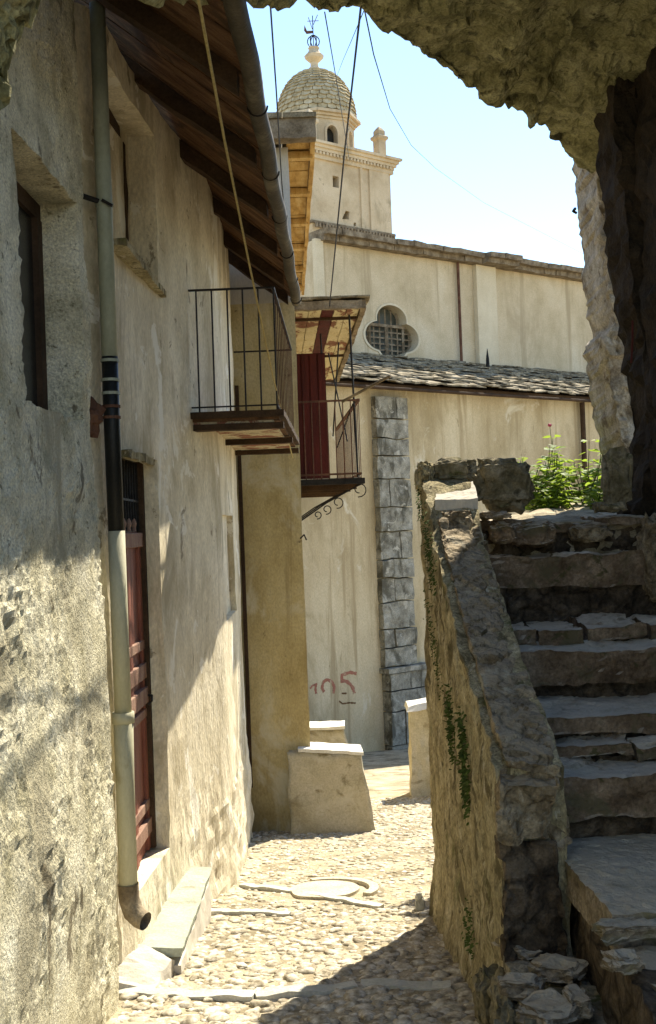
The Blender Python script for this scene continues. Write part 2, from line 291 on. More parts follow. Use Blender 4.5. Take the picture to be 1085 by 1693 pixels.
    def rubble(s, freq, depth, seed=0.0, stretch=(1, 1, 1), joint=.22, jit=.6):
        bm = bmesh.new()
        for v in s.v: bm.verts.new(v)
        bm.verts.ensure_lookup_table()
        for f in s.f:
            try: bm.faces.new([bm.verts[i] for i in f])
            except ValueError: pass
        bmesh.ops.recalc_face_normals(bm, faces=bm.faces); bm.normal_update(); nv = []
        off = Vector((seed * 3.7, seed * 1.9, seed * 2.3))
        for v in bm.verts:
            c = v.co; p = Vector((c.x * stretch[0], c.y * stretch[1], c.z * stretch[2])) * freq + off
            p = p + noise.noise_vector(p * 1.3) * .25
            d, pts = noise.voronoi(p); e = min(1.0, max(0.0, (d[1] - d[0]) / joint)); e = e * (2 - e)
            cell = noise.cell(pts[0] * 7.3 + Vector((.5, .5, .5))) if True else 0
            nv.append(tuple(c + v.normal * (depth * (e - 1) + depth * jit * (cell - .5) * e)))
        bm.free(); s.v = nv; return s
    def build(s, name, m, parent=None, smooth=False, kind=None, label=None, cat=None, group=None, bevel=0, origin=None):
        me = bpy.data.meshes.new(name); org = Vector((0, 0, 0))
        vv = s.v
        if parent is None and kind is None:
            xs = [v[0] for v in vv]; ys = [v[1] for v in vv]; zs = [v[2] for v in vv]
            org = Vector(origin) if origin else Vector(((min(xs)+max(xs))/2, (min(ys)+max(ys))/2, min(zs)))
            vv = [(v[0]-org.x, v[1]-org.y, v[2]-org.z) for v in vv]
        me.from_pydata(vv, [], s.f)
        bm = bmesh.new(); bm.from_mesh(me); bmesh.ops.recalc_face_normals(bm, faces=bm.faces); bm.to_mesh(me); bm.free()
        me.materials.append(M[m])
        if smooth: me.polygons.foreach_set('use_smooth', [True] * len(me.polygons))
        o = bpy.data.objects.new(name, me); COL.objects.link(o)
        if parent is not None:
            o.parent = parent; o.location = -wpos(parent)
        else: o.location = org
        if kind: o['kind'] = kind
        if label: o['label'] = label
        if cat: o['category'] = cat
        if group: o['group'] = group
        if bevel:
            md = o.modifiers.new('bevel', 'BEVEL'); md.width = bevel; md.segments = 2; md.limit_method = 'ANGLE'; md.angle_limit = R(40)
        return o
def lin(a, b, step, extra=()):
    ks = [a, b] + [e for e in extra if a < e < b]; ks = sorted(set(ks)); out = [ks[0]]
    for p, q in zip(ks, ks[1:]):
        n = max(1, int(math.ceil((q - p) / step - 1e-6)))
        out += [p + (q - p) * i / n for i in range(1, n + 1)]
    return out
def interp(tab, x):
    if x <= tab[0][0]: return tab[0][1]
    for (a, p), (b, q) in zip(tab, tab[1:]):
        if x <= b: return p + (q - p) * (x - a) / (b - a)
    return tab[-1][1]
def gz(y): return -0.12 * min(max(y, 0.0), 22.0)

# ================================================================== SETTING
g = MB()
xs = [-400, -60, -8] + lin(-3, 4, .5) + [10, 60, 400]; ys = [-200, -6] + lin(0, 22, .5) + [30, 60, 120, 500]
g.cells(xs, ys, [0, 1], lambda x, y, w_: (x, y, gz(y) - .012 - (0.5 if w_ == 0 else 0)))
g.build('ground', 'earth', kind='structure')
# cobbled lane: bed plus pebbles set in rows
g = MB()
us = lin(-1.6, 1.3, .05); vs = lin(2.0, 22.0, .06)
g.cells(us, vs, [0, 1], lambda x, y, w_: (x, y, gz(y) + (.012 + .018 * noise.noise(Vector((x*1.3, y*1.1, 3))) + .006 * noise.noise(Vector((x*9, y*9, 1))) if w_ else -.008)))
rnd = random.Random(3)
def pebble(mb, x, y, r, k):
    a = rnd.uniform(0, 3.14); e = rnd.uniform(.5, 1.0)
    mb.blob((x, y, gz(y) + .012 + .018 * noise.noise(Vector((x*1.3, y*1.1, 3))) + r * rnd.uniform(-.22, .08)), (r, r * e, r * .34), sub=1 if r < .02 else 2, amp=.4, seed=k, rot=a)
y = 3.6; k = 0
PB = MB()
while y < 13.6:
    x = -1.12 + rnd.uniform(0, .05)
    while x < (.62 if y < 7.9 else 1.15):
        r = (abs(rnd.gauss(.012, .013)) + .013) * (1.45 if y < 6.2 else 1.1 if y < 7.4 else .85)
        if y > 10: r *= 1.1
        r = min(r, .062)
        dx, dy = x - (-.20), y - 8.05
        if not (dx*dx + dy*dy < .31**2) and rnd.random() < (.97 if y < 7.6 else .75):
            pebble(PB, x + rnd.uniform(-.012, .012), y + rnd.uniform(-.022, .022), r, k); k += 1
        x += r * 1.8 + rnd.uniform(.002, .03)
    y += .042 + (.008 if y > 9 else 0)
g.build('lane', 'earth', kind='structure', smooth=True)
PB.build('cobblestones', 'pebble', kind='structure', smooth=True)
# raised paving beside the foot of the stairs
def platz(y): return interp([(2.5, -.14), (4.2, -.20), (5.2, -.17), (5.6, -.17)], y)
g = MB()
g.cells(lin(.60, 1.0, .03), lin(2.6, 5.2, .035), [0, .1, .2, .3, .45, .6, .8, 1], lambda x, y, w_: (x, y, -.75 + (platz(y) + .75 + .02 * noise.noise(Vector((x*3, y*3, 9)))) * w_))
g.rubble(5.5, .035, 3, jit=.8).rough(.010, 16, 2).build('raised_paving', 'platform', kind='structure')

# ================================================================== ROUGHCAST HOUSE (left, nearest)
h0 = thing('roughcast_house', 'nearest house at the left edge with coarse sunlit roughcast wall and deep window recess', 'house', (-1.5, 2, -.4))
def rx(u, v, w_):                         # u = y, v = z, w = depth into the wall
    bulge = .035 * math.exp(-((v - .2) / .9) ** 2) + .03 * noise.noise(Vector((u * 1.5, v * 1.2, 0)))
    top = -.02 * max(0, v - 2)
    n = .011 * noise.noise(Vector((u*9, v*9, 2))) + .008 * noise.noise(Vector((u*22, v*22, 5))) + .008 * noise.noise(Vector((u*48, v*48, 5)))
    mk = .75 + 1.3 * noise.noise(Vector((u * 1.9, v * 1.5, 11))) + .6 * noise.noise(Vector((u * 5, v * 4, 12))); n = n * max(.15, mk) + .012 * noise.noise(Vector((u * 4, v * 2.6, 6)))
    k = 1.0 if w_ < .02 else .4
    return (-1.15 + (bulge + top + n) * k - w_, u + n * .8, v + n * .6)
WZ0, WZ1, WY0, WY1 = EYE + .51, EYE + 1.53, 4.25, 5.27
us = lin(-3, 3.0, .5) + lin(3.0, 5.42, .02, (WY0, WY1))[1:]
vs = lin(-1.0, 4.6, .022, (WZ0, WZ1))
g = MB(); g.cells(us, vs, [0, .05, .1, .16, .215, 2.2], rx, lambda u, v, w_: not (WY0 < u < WY1 and WZ0 < v < WZ1 and w_ < .215))
g.build('wall', 'roughcast', h0)
wf = MB().box((-1.365, WY0 + .005, WZ0 + .005), (-1.335, WY1 - .005, WZ0 + .07)).box((-1.365, WY0+.005, WZ1 - .08), (-1.335, WY1-.005, WZ1-.005)).box((-1.365, WY1 - .09, WZ0+.07), (-1.33, WY1-.005, WZ1-.08)).box((-1.365, WY0+.005, WZ0+.07), (-1.335, WY0+.08, WZ1-.08)).box((-1.362, 4.74, WZ0+.07), (-1.337, 4.80, WZ1-.08)).build('window_frame', 'wood_dark', h0)
MB().box((-1.364, WY0+.08, WZ0+.07), (-1.356, WY1-.09, WZ1-.08)).build('pane', 'glass', wf)
MB().box((-3.4, -3, 4.6), (-1.0, 5.55, 4.75)).build('roof', 'eavestone', h0)

# ================================================================== HOUSE WITH THE RED DOOR
h1 = thing('plastered_house', 'plastered house with red door, downpipe, iron balcony and timber eaves on the left', 'house', (-1.5, 8, -1))
XT = [(5.42, -1.38), (5.7, -1.32), (5.82, -1.20), (6.0, -1.155), (7.1, -1.10), (7.6, -1.05), (8.3, -.93), (8.5, -.905), (8.62, -.905), (10.7, -.965)]
DY0, DY1, DZ0, DZ1 = 6.04, 6.96, -.30, EYE + .44
NY0, NY1, NZ0, NZ1 = 5.9, 7.2, EYE + 1.52, EYE + 2.50
PY0, PY1, PZ0, PZ1 = 8.75, 9.9, 0.9, EYE + .12
def hx(u, v, w_):
    base = max(0, -.2 - v) * .03
    n = .012 * noise.noise(Vector((u*1.7, v*.8, 4))) + .006 * noise.noise(Vector((u*6, v*3, 2))) + (.010 * noise.noise(Vector((u*14, v*9, 3))) * (1 if v < -.1 else .3))
    if v < -.35 and u > 7.4: n += .035 * noise.noise(Vector((u*7, v*7, 8)))
    return (interp(XT, u) + base + n - w_, u + n, v + n * .5)
us = lin(5.425, 10.7, .04, (DY0, DY1, NY0, NY1, PY0, PY1, 8.5, 8.62)); vs = lin(-1.6, 4.3, .045, (DZ0, DZ1, NZ0, NZ1, PZ0, PZ1))
def hsolid(u, v, w_):
    if DY0 < u < DY1 and DZ0 < v < DZ1 and w_ < .26: return False
    if NY0 < u < NY1 and NZ0 < v < NZ1 and w_ < .17: return False
    if PY0 < u < PY1 and PZ0 < v < PZ1 and w_ < .05: return False
    return True
g = MB(); g.cells(us, vs, [0, .05, .11, .17, .26, 2.3], hx, hsolid); g.build('wall', 'plaster', h1)
# ragged broken plaster above the door
MB().box((-1.15, DY0 + .03, DZ1 - .035), (-1.112, DY1 - .02, DZ1 + .01), .03).rough(.012, 12, 3).build('lintel', 'stairwall', h1)
# red door
XD = -1.235
dr = MB().box((XD - .03, DY0 + .005, DZ0 + .005), (XD, DY1 - .005, EYE + .01)).build('door', 'red_door', h1)
zl = lambda y_: EYE + (881 - y_) * 6.5 / 1900
for z0_, z1_, o_ in ((905, 880, .035), (1085, 1068, .022), (1135, 1108, .03), (1178, 1150, .035), (1203, 1188, .022), (1362, 1345, .022), (1404, 1378, .03)):
    MB().box((XD - .002, DY0 + .008, zl(z0_)), (XD + o_, DY1 - .008, zl(z1_))).build('door_rail', 'pink_wood', dr, bevel=.005)
for a, b in ((DY0 + .006, DY0 + .09), (DY0 + .42, DY0 + .50), (DY1 - .11, DY1 - .006)): MB().box((XD - .003, a, DZ0 + .01), (XD + .018, b, EYE)).build('door_stile', 'red_door', dr, bevel=.004)
MB().tube([(XD + .02, DY1 - .07, zl(1165)), (XD + .06, DY1 - .07, zl(1166)), (XD + .07, DY1 - .14, zl(1172)), (XD + .05, DY1 - .15, zl(1178))], .007, 8).build('handle', 'iron', dr)
MB().box((XD - .028, DY0 + .006, EYE + .02), (XD - .018, DY1 - .006, DZ1 - .005)).build('transom_backing', 'glass', h1)
g = MB()
for i in range(11):
    yy = DY0 + .06 + i * .08; g.tube([(XD + .01, yy, EYE + .015), (XD + .01, yy, DZ1 - .02)], .007, 6)
g.bar((XD + .01, DY0 + .01, EYE + .2), (XD + .01, DY1 - .01, EYE + .19), .012)
g.build('transom_grille', 'iron', h1)
for i in range(4):
    MB().lathe((XD + .014, DY0 + .22 + i * .16, EYE + .012), [(.014, 0), (.010, .02), (.017, .045), (.012, .06), (.006, .075)], 8).build('baluster', 'pink_wood', h1)
MB().box((-1.245, DY1 - .05, DZ0 + .01), (-1.19, DY1 - .004, DZ1 - .01)).build('door_frame', 'wood_dark', h1)
# upper window
wn = MB().box((-1.30, NY0 + .005, NZ0 + .005), (-1.27, NY1 - .005, NZ0 + .07)).box((-1.30, NY0+.005, NZ1 - .07), (-1.27, NY1-.005, NZ1-.005)).box((-1.30, NY1 - .12, NZ0+.07), (-1.265, NY1-.005, NZ1-.07)).box((-1.30, 6.5, NZ0+.07), (-1.27, 6.57, NZ1-.07)).build('window_frame', 'wood_dark', h1)
MB().box((-1.298, NY0+.006, NZ0+.07), (-1.29, NY1-.12, NZ1-.07)).build('pane', 'glass', wn)
MB().box((-1.27, NY0 - .02, NZ0 - .035), (-1.055, NY1 + .05, NZ0 + .0), .04).rough(.006, 9).build('window_sill', 'stairwall', h1)
# roof: rafters, boards, tiles, gutter
GX, GZ = -.40, EYE + 2.15
def roofz(x): return GZ + .06 + (GX - x) * .78
g = MB()
for i in range(28):                       # boards running down the slope, uneven
    y0 = 4.9 + i * .222; dz = .012 * random.random()
    g.hexa([(-3.0, y0, roofz(-3.0) + dz), (GX + .02, y0, roofz(GX + .02) + dz), (GX + .02, y0 + .212, roofz(GX+.02) + dz), (-3.0, y0 + .212, roofz(-3.0) + dz),
            (-3.0, y0, roofz(-3.0) + .03 + dz), (GX + .02, y0, roofz(GX+.02) + .03 + dz), (GX + .02, y0 + .212, roofz(GX+.02) + .03 + dz), (-3.0, y0+.212, roofz(-3.0) + .03 + dz)])
rf = g.build('roof', 'wood_brown', h1)
for yy in (5.6, 6.76, 7.88, 9.0, 10.15, 10.95):
    g = MB(); g.hexa([(-1.6, yy - .055, roofz(-1.6) - .14), (GX - .03, yy - .05, roofz(GX-.03) - .10), (GX-.03, yy + .05, roofz(GX-.03) - .10), (-1.6, yy+.055, roofz(-1.6) - .14),
                      (-1.6, yy - .055, roofz(-1.6) - .003), (GX-.03, yy-.05, roofz(GX-.03) - .003), (GX-.03, yy+.05, roofz(GX-.03) - .003), (-1.6, yy+.055, roofz(-1.6) - .003)], .12)
    g.rough(.012, 4, yy).build('rafter', 'wood_dark', rf)
g = MB()
for j in range(9):
    for i in range(20):
        xx = GX + .04 - j * .3; y0 = 4.85 + i * .315 + random.uniform(-.02, .02); t = .03
        za = roofz(xx) + .045 + random.uniform(0, .012); zb = roofz(xx - .42) + .03
        g.hexa([(xx - .42, y0, zb), (xx, y0, za), (xx, y0 + .30, za), (xx - .42, y0+.30, zb), (xx - .42, y0, zb+t), (xx, y0, za+t), (xx, y0+.30, za+t), (xx-.42, y0+.30, zb+t)], .16)
g.rough(.010, 7).build('stone_slates', 'slates', rf)
g = MB(); n = 40; prof = []                # half-round gutter
for k in range(9):
    a = math.pi + math.pi * k / 8; prof.append((math.cos(a) * .048, math.sin(a) * .048))
for k in range(9):
    a = 2 * math.pi - math.pi * k / 8; prof.append((math.cos(a) * .042, math.sin(a) * .042))
gl = len(prof); n0 = 0
for i in range(n + 1):
    yy = 4.4 + i * (11.12 - 4.4) / n; sag = .012 * math.sin(yy * 2.3)
    for a, b in prof: g.v.append((GX + .045 + a + .006 * math.sin(yy * 5), yy, GZ + .03 + b + sag))
for i in range(n):
    for k in range(gl):
        a = i*gl + k; b = i*gl + (k+1) % gl; g.f.append((a, b, b+gl, a+gl))
g.f.append(tuple(range(gl))); g.f.append(tuple(n*gl + k for k in range(gl)))
gu = g.build('gutter', 'gutter', rf, smooth=True)
for yy in (5.9, 7.0, 8.0, 9.05, 10.0, 10.9):
    g = MB(); g.tube([(GX + .045 + math.cos(a) * .052, yy, GZ + .03 + math.sin(a) * .052) for a in [math.pi + math.pi * k / 8 for k in range(9)]], .005, 6); g.build('gutter_bracket', 'iron', gu)
# downpipe with its lengths
PX, PY = -1.125, 5.70
def pz(y_): return W(185, y_, PY).z
dp = MB().tube([(PX, PY, 4.25), (PX, PY, pz(592))], .040, 16).build('downpipe', 'pipe_grey', h1, smooth=True)
MB().tube([(PX, PY, pz(590)), (PX, PY, pz(700)), (PX + .004, PY, pz(880))], .041, 16).build('pipe_length', 'pipe_black', dp, smooth=True, label='black tarred middle length of the downpipe')
MB().tube([(PX + .004, PY, pz(878)), (PX + .006, PY, pz(1190))], .043, 16).build('pipe_length', 'pipe_cream', dp, smooth=True, label='cream painted lower length of the downpipe')
MB().tube([(PX + .006, PY, pz(1182)), (PX + .004, PY, pz(1290)), (PX + .002, PY, pz(1470))], [.050, .047, .047], 16).tube([(PX+.006, PY, pz(1178)), (PX+.006, PY, pz(1196))], .056, 16).build('pipe_length', 'pipe_cream', dp, smooth=True)
MB().tube([(PX + .002, PY, pz(1462)), (PX + .004, PY, pz(1488)), (PX + .025, PY - .01, pz(1508)), (PX + .06, PY - .03, pz(1517)), (PX + .09, PY - .045, pz(1520))], [.052, .052, .052, .048, .046], 14, cap=False).build('pipe_shoe', 'eavestone', dp, smooth=True)
for y_ in (338, 596, 628, 650, 672, 690): MB().lathe((PX, PY, pz(y_) - .008), [(.046, 0), (.046, .014)], 16).build('pipe_collar', 'rust' if y_ > 660 else 'pipe_grey', dp)
MB().tube([(PX - .02, PY - .03, pz(335)), (PX - .14, PY - .06, pz(322))], .014, 8).tube([(PX, PY - .055, pz(335)), (PX + .05, PY - .05, pz(345))], .008, 8).build('pipe_bracket', 'iron', dp)
MB().blob((PX - .10, PY - .10, pz(690)), (.07, .05, .085), 3, .5, 4).build('pipe_hook', 'rust', dp)
# balcony
bY0, bY1, bX, bZ = 7.9, 10.72, -.435, EYE + .80
bc = MB().box((-1.0, bY0, bZ - .05), (bX + .03, bY1, bZ)).build('balcony', 'wood_brown', h1)
g = MB()
for i in range(13): 
    y0 = bY0 + .02 + i * .208; g.box((-1.0, y0, bZ - .065), (bX - .01, y0 + .19, bZ - .051))
g.build('underside_boards', 'peeling_dull', bc)
for yy in (bY0 + .05, 9.35, bY1 - .06):
    MB().box((-1.0, yy - .045, bZ - .11), (bX + .06, yy + .045, bZ - .066), .08).rough(.004, 8).build('bearer', 'wood_dark', bc)
MB().box((-1.02, bY0 - .04, bZ - .03), (bX + .07, bY0 - .001, bZ + .015), .06).box((bX + .031, bY0, bZ - .03), (bX + .07, bY1, bZ + .015), .1).rough(.004, 7).build('slab_edge', 'wood_dark', bc)
g = MB(); rh = EYE + 1.66; xw = -1.01; xo = bX + .02
g.bar((xw - .03, bY0, rh), (xo, bY0, rh), .022, .012).bar((xo, bY0, rh), (xo, bY1, rh), .022, .012).bar((xw, bY0, bZ + .05), (xo, bY0, bZ + .05), .016, .01).bar((xo, bY0, bZ + .05), (xo, bY1, bZ + .05), .016, .01).bar((xo, bY1, rh), (-.95, bY1, rh), .022, .012)
g.build('railing', 'iron', bc)
for i in range(6):
    xx = xw + .06 + i * (xo - xw - .06) / 5; MB().tube([(xx, bY0, bZ), (xx + .003, bY0, rh)], .006, 6).build('baluster', 'iron', bc)
for i in range(1, 12):
    yy = bY0 + i * (bY1 - bY0) / 11; MB().tube([(xo, yy, bZ), (xo, yy, rh)], .0035, 6).build('baluster', 'rust', bc)
for dy in (0, .5): MB().tube([(-1.0 + .05*dy, 8.0 + dy*.4, EYE + .30 - .20 * t_) for t_ in (0, .5, 1)], .008, 6).build('wall_hook', 'rust', h1)

# ================================================================== DOORSTEP
MB().hexa([(-1.25, 6.05, -.90), (-.90, 6.02, -.92), (-.925, 7.42, -1.0), (-1.15, 7.5, -1.0), (-1.25, 6.05, -.66), (-.93, 6.02, -.67), (-.94, 7.42, -.66), (-1.15, 7.5, -.66)], .06).rough(.014, 6, 3).build('doorstep_base', 'greyplaster', label='rough mortared block under the pale slab at the red door', cat='step')
MB().hexa([(-1.24, 6.08, -.62), (-.925, 6.04, -.63), (-.925, 7.40, -.61), (-1.13, 7.46, -.61), (-1.24, 6.08, -.57), (-.915, 6.04, -.585), (-.915, 7.40, -.565), (-1.13, 7.46, -.555)], .05).rough(.010, 5, 8).build('doorstep_slab', 'greenslab', label='pale greenish stone slab lying in front of the red door', cat='stone slab')
MB().hexa([(-1.25, 5.62, -.75), (-.97, 5.64, -.75), (-.93, 6.03, -.8), (-1.25, 6.03, -.8), (-1.22, 5.66, -.60), (-1.02, 5.68, -.64), (-.97, 6.03, -.645), (-1.22, 6.03, -.50)], .035).rough(.025, 6, 5).build('mortar_block', 'greyplaster', label='lumpy grey mortar block below the elbow of the downpipe', cat='mortar block')

# ================================================================== OCHRE HOUSE
AX = (-.048, 1.0)
h2 = thing('ochre_house', 'tall ochre house across the end of the lane with buttress and red balcony', 'house', (-1.2, 13, -1.5))
HY, HX = 11.2, -.385; HT = EYE + 3.72
def ox(u, v, w_):
    n = .012 * noise.noise(Vector((u*1.5, v*1.0, 4))) + .004 * noise.noise(Vector((u*6, v*6, 2)))
    flare = max(0, .2 - v) * .05
    return (u + (HX - AX[0] * 0) * 0 + n + (w_ * AX[0]), HY + w_ - flare * (1 if w_ < .01 else 0) + n, v)
g = MB(); g.cells(lin(-3.2, HX, .06), lin(-1.75, 3.8, .07), [0, .3, 3, 7.2], ox); g.build('wall', 'ochre', h2)
g = MB(); g.cells(lin(-3.2, HX, .1), lin(3.8, HT, .1), [0, .3, 3, 7.2], ox); g.build('upper_wall', 'greyplaster', h2)
# buttresses
def batt(x0, x1b, x1t, y0, y1, zt, zs):
    return MB().hexa([(x0, y0 - .30, -1.7), (x1b + .03, y0 - .30, -1.7), (x1b - .02, y1, -1.8), (x0, y1, -1.8), (x0, y0, zt), (x1t, y0, zs), (x1t - .02, y1, zs), (x0, y1, zt)], .05)
z1 = W(520, 1240, 11.1).z; z2 = W(600, 1246, 11.1).z
batt(-.60, W(626, 1378, 10.83).x, W(598, 1250, 11.1).x, 11.05, 11.42, z1, z2).rough(.022, 3.5, 1, 4).build('buttress', 'buttress', h2, smooth=True)
MB().hexa([(-.50, 11.04, z1 - .004), (W(598, 1250, 11.1).x + .015, 11.04, z2 - .004), (W(598, 1250, 11.1).x, 11.42, z2 - .004), (-.5, 11.42, z1-.004), (-.50, 11.04, z1 + .03), (W(598,1250,11.1).x+.015, 11.04, z2 + .026), (W(598,1250,11.1).x, 11.42, z2+.026), (-.5, 11.42, z1+.03)], .05).rough(.008, 7, 1).build('coping', 'white_stone', h2)
z3 = W(560, 1205, 12.6).z; xa = W(568, 1210, 12.6).x; xb = W(588, 1270, 12.6).x
batt(-.6, xb + .14, xa, 12.6, 12.95, z3, z3).rough(.018, 3.5, 2).build('buttress', 'buttress', h2, smooth=True)
MB().box((-.55, 12.58, z3 - .003), (xa + .015, 12.95, z3 + .03), .06).rough(.008, 7, 2).build('coping', 'white_stone', h2)
# eaves
e = (HY - .32); off = .26
def ex(x, y, z): return (x + (y - HY) * AX[0], y, z)
rf2 = MB().box((-3.3, e, HT - .02), (HX + off, e + .14, HT + .17), .08, ex).rough(.010, 6).build('verge_beam', 'eavestone', h2)
g = MB()
for j in range(5):
    for i in range(10):
        x0 = HX + off - .31 - i * .33; g.box((x0, e - .03 + j * 1.5, HT + .172), (x0 + .32, e + 1.42 + j*1.5, HT + .20 + random.uniform(0, .05)), .2, ex)
g.rough(.015, 6).build('roof', 'slates', h2)
g = MB(); yy = e + .145
while yy < 18.3:
    wd = random.uniform(.24, .4); g.box((HX - .02, yy, HT + .02 + random.uniform(0, .02)), (HX + off - .05, yy + wd - .02, HT + .06), .2, ex); yy += wd
g.build('soffit_boards', 'wood_yellow', h2)
yy = e + .5
while yy < 18.2:
    MB().box((HX - .01, yy, HT - .05), (HX + off - .02, yy + .10, HT + .02), .1, ex).rough(.006, 6, yy).build('rafter', 'wood_yellow', h2); yy += 1.25
MB().box((HX + off - .045, e + .145, HT - .02), (HX + off, 18.3, HT + .09), .3, ex).rough(.008, 3).build('fascia', 'wood_yellow', h2)
# side balcony
BD = -.069
def bxf(x, y, z): return (x + (y - 12.2) * BD, y, z)
def kxf(x, y, z): return (x + (y - 12.0) * BD, y, z - (y - 12.0) * .045)
cY0, cY1, cX = 12.2, 15.9, .225; cZ = EYE + .47
bal = MB().box((-.7, cY0, cZ), (cX, cY1, cZ + .04), .5, bxf).build('balcony', 'peeling_dull', h2)
MB().box((-.6, cY0 - .04, cZ - .03), (cX + .035, cY0 - .001, cZ + .03), None, bxf).box((cX + .001, cY0, cZ - .03), (cX + .035, cY1, cZ + .03), None, bxf).build('slab_edge', 'iron', bal)
for yy in (12.7, 13.6, 14.6, 15.6): MB().box((-.6, yy, cZ - .07), (cX - .01, yy + .05, cZ - .001), None, bxf).build('bearer', 'wood_dark', bal)
g = MB(); tz = EYE + 1.33
g.bar(bxf(cX, cY0, tz), bxf(cX, cY1, tz), .03).bar(bxf(cX, cY0, cZ + .08), bxf(cX, cY1, cZ + .08), .02).bar(bxf(-.45, cY0, tz), bxf(cX, cY0, tz), .02).bar(bxf(-.45, cY0, cZ + .08), bxf(cX, cY0, cZ + .08), .02)
g.build('railing', 'rust', bal)
for i in range(22):
    yy = cY0 + i * (cY1 - cY0) / 21; MB().bar(bxf(cX, yy, cZ), bxf(cX, yy, tz), .008, .007).build('baluster', 'rust', bal)
for i in range(7):
    xx = -.36 + i * .083; MB().bar(bxf(xx, cY0, cZ), bxf(xx, cY0, tz), .012, .012).build('baluster', 'rust', bal)
# post carrying the canopy, iron stays
MB().tube([bxf(cX - .03, cY0 + .05, cZ), bxf(cX - .06, cY0 + .05, EYE + 2.25)], .011, 8).build('canopy_post', 'iron', bal)
MB().tube([bxf(-.08, cY0 + .9, cZ + .1), bxf(-.10, cY0 + .9, EYE + 2.2)], .010, 8).build('canopy_post', 'iron', bal)
MB().tube([bxf(-.02, cY0 + .6, EYE + 1.0), bxf(.06, cY0 + .3, EYE + 2.0)], .008, 6).tube([bxf(.1, cY0 + .1, EYE + .9), bxf(-.05, cY0 + .4, EYE + 1.9)], .007, 6).tube([bxf(.0, cY0 + .3, EYE + .85), bxf(.17, cY0 + .05, EYE + 1.3)], .007, 6).build('iron_stay', 'iron', bal)
a, b = W(566, 664, 12.0), W(646, 621, 11.6)
MB().tube([a, b], .016, 8).build('wooden_pole', 'eavestone', bal)
MB().box((-.55, 13.1, cZ + .04), (-.06, 13.16, EYE + 1.98), None, bxf).build('screen', 'dark_red', bal)
g = MB()
for i in range(5): g.box((-.52 + i * .095, 13.085, cZ + .04), (-.445 + i * .095, 13.099, EYE + 1.97), None, bxf)
g.build('screen_boards', 'dark_red', bal)
# canopy: painted boards seen from below
kZ = EYE + 2.30
can = MB().box((-.55, 12.0, kZ + .032), (.30, 16.5, kZ + .05), None, kxf).build('canopy', 'wood_dark', h2)
for i in range(6):
    x0 = -.52 + i * .135; MB().box((x0, 12.0, kZ), (x0 + .128, 16.5, kZ + .03), .15, kxf).rough(.006, 5).build('canopy_board', ['peel_cream', 'peel_cream', 'peel_cream', 'dark_red', 'peel_cream', 'peel_cream'][i], can, label='dark red board' if i == 3 else None)
MB().box((-.55, 11.96, kZ - .035), (.30, 12.03, kZ + .05), .06, kxf).rough(.010, 7).build('canopy_beam', 'eavestone', can)
MB().box((.29, 12.0, kZ - .03), (.345, 16.5, kZ + .06), .1, kxf).rough(.012, 6).build('canopy_fascia', 'eavestone', can)
for yy in (12.5, 14.6): MB().box((-.5, yy, kZ - .03), (.28, yy + .03, kZ), None, kxf).build('canopy_batten', 'wood_dark', can)
g = MB()
for i in range(3):
    for j in range(10): g.box((-.55 + i * .3, 11.93 + j * .44, kZ + .055 + .01 * (i + j) % .03), (-.22 + i * .3, 12.36 + j * .44, kZ + .09), .15, kxf)
g.rough(.012, 6, 3).build('canopy_slates', 'slates', can)
# scroll brackets under the balcony
for yy in (12.25, 13.6, 15.2):
    g = MB(); P = lambda x, z: bxf(x, yy, z)
    g.tube([P(cX, cZ - .03), P(-.15, cZ - .22), P(-.46, cZ - .42)], .009, 6)
    for (sx_, sz_, rr) in (((cX - .02, cZ - .09, .07), (-.03, cZ - .22, .055), (-.15, cZ - .29, .045), (-.25, cZ - .345, .038)) if yy < 12.5 else ()):
        g.tube([P(sx_ + math.cos(t_) * rr * (1 - .1 * t_), sz_ + math.sin(t_) * rr * (1 - .1 * t_)) for t_ in [k * .5 - 1.8 for k in range(14)]], .006, 5)
    g.build('scroll_bracket', 'iron', bal)
MB().tube([W(497, 890, 11.17), W(503, 884, 11.1), W(507, 893, 11.1)], .008, 6).build('iron_hook', 'iron', h2)
MB().box((-.99, 11.14, -.9), (-.955, 11.185, 3.0)).build('corner_pipe', 'wood_dark', h2)

# ================================================================== CHURCH
O = Vector((-.53, 20.0, 0)); U = Vector((.772, .636, 0)).normalized(); Nn = Vector((U.y, -U.x, 0))
def C(s, w_, z): return O + U * s - Nn * w_ + Vector((0, 0, z))
def cp(px, py, w_):                      # (s, z) on the church wall plane at setback w
    d = dir_world((px - 542.5) / F, (846.5 - py) / F); o = Vector((0, 0, EYE)); p0 = O - Nn * w_
    t = (p0 - o).dot(Nn) / d.dot(Nn); p = o + d * t
    return (p - p0).dot(U), p.z
ch = thing('church', 'pale church with quatrefoil window and stone slate roof closing the lane', 'church', C(3, 3, -2.6))
UW = 2.1
zE = cp(960, 662, -.35)[1]; zJ = cp(750, 606, UW)[1]
g = MB(); g.plate([(-4, -3.6), (13, -3.6), (13, zE + .05), (-4, zE + .05)], [], lambda u, v, w_: C(u, w_, v), 0, UW + .05); g.build('aisle_wall', 'church_low', ch)
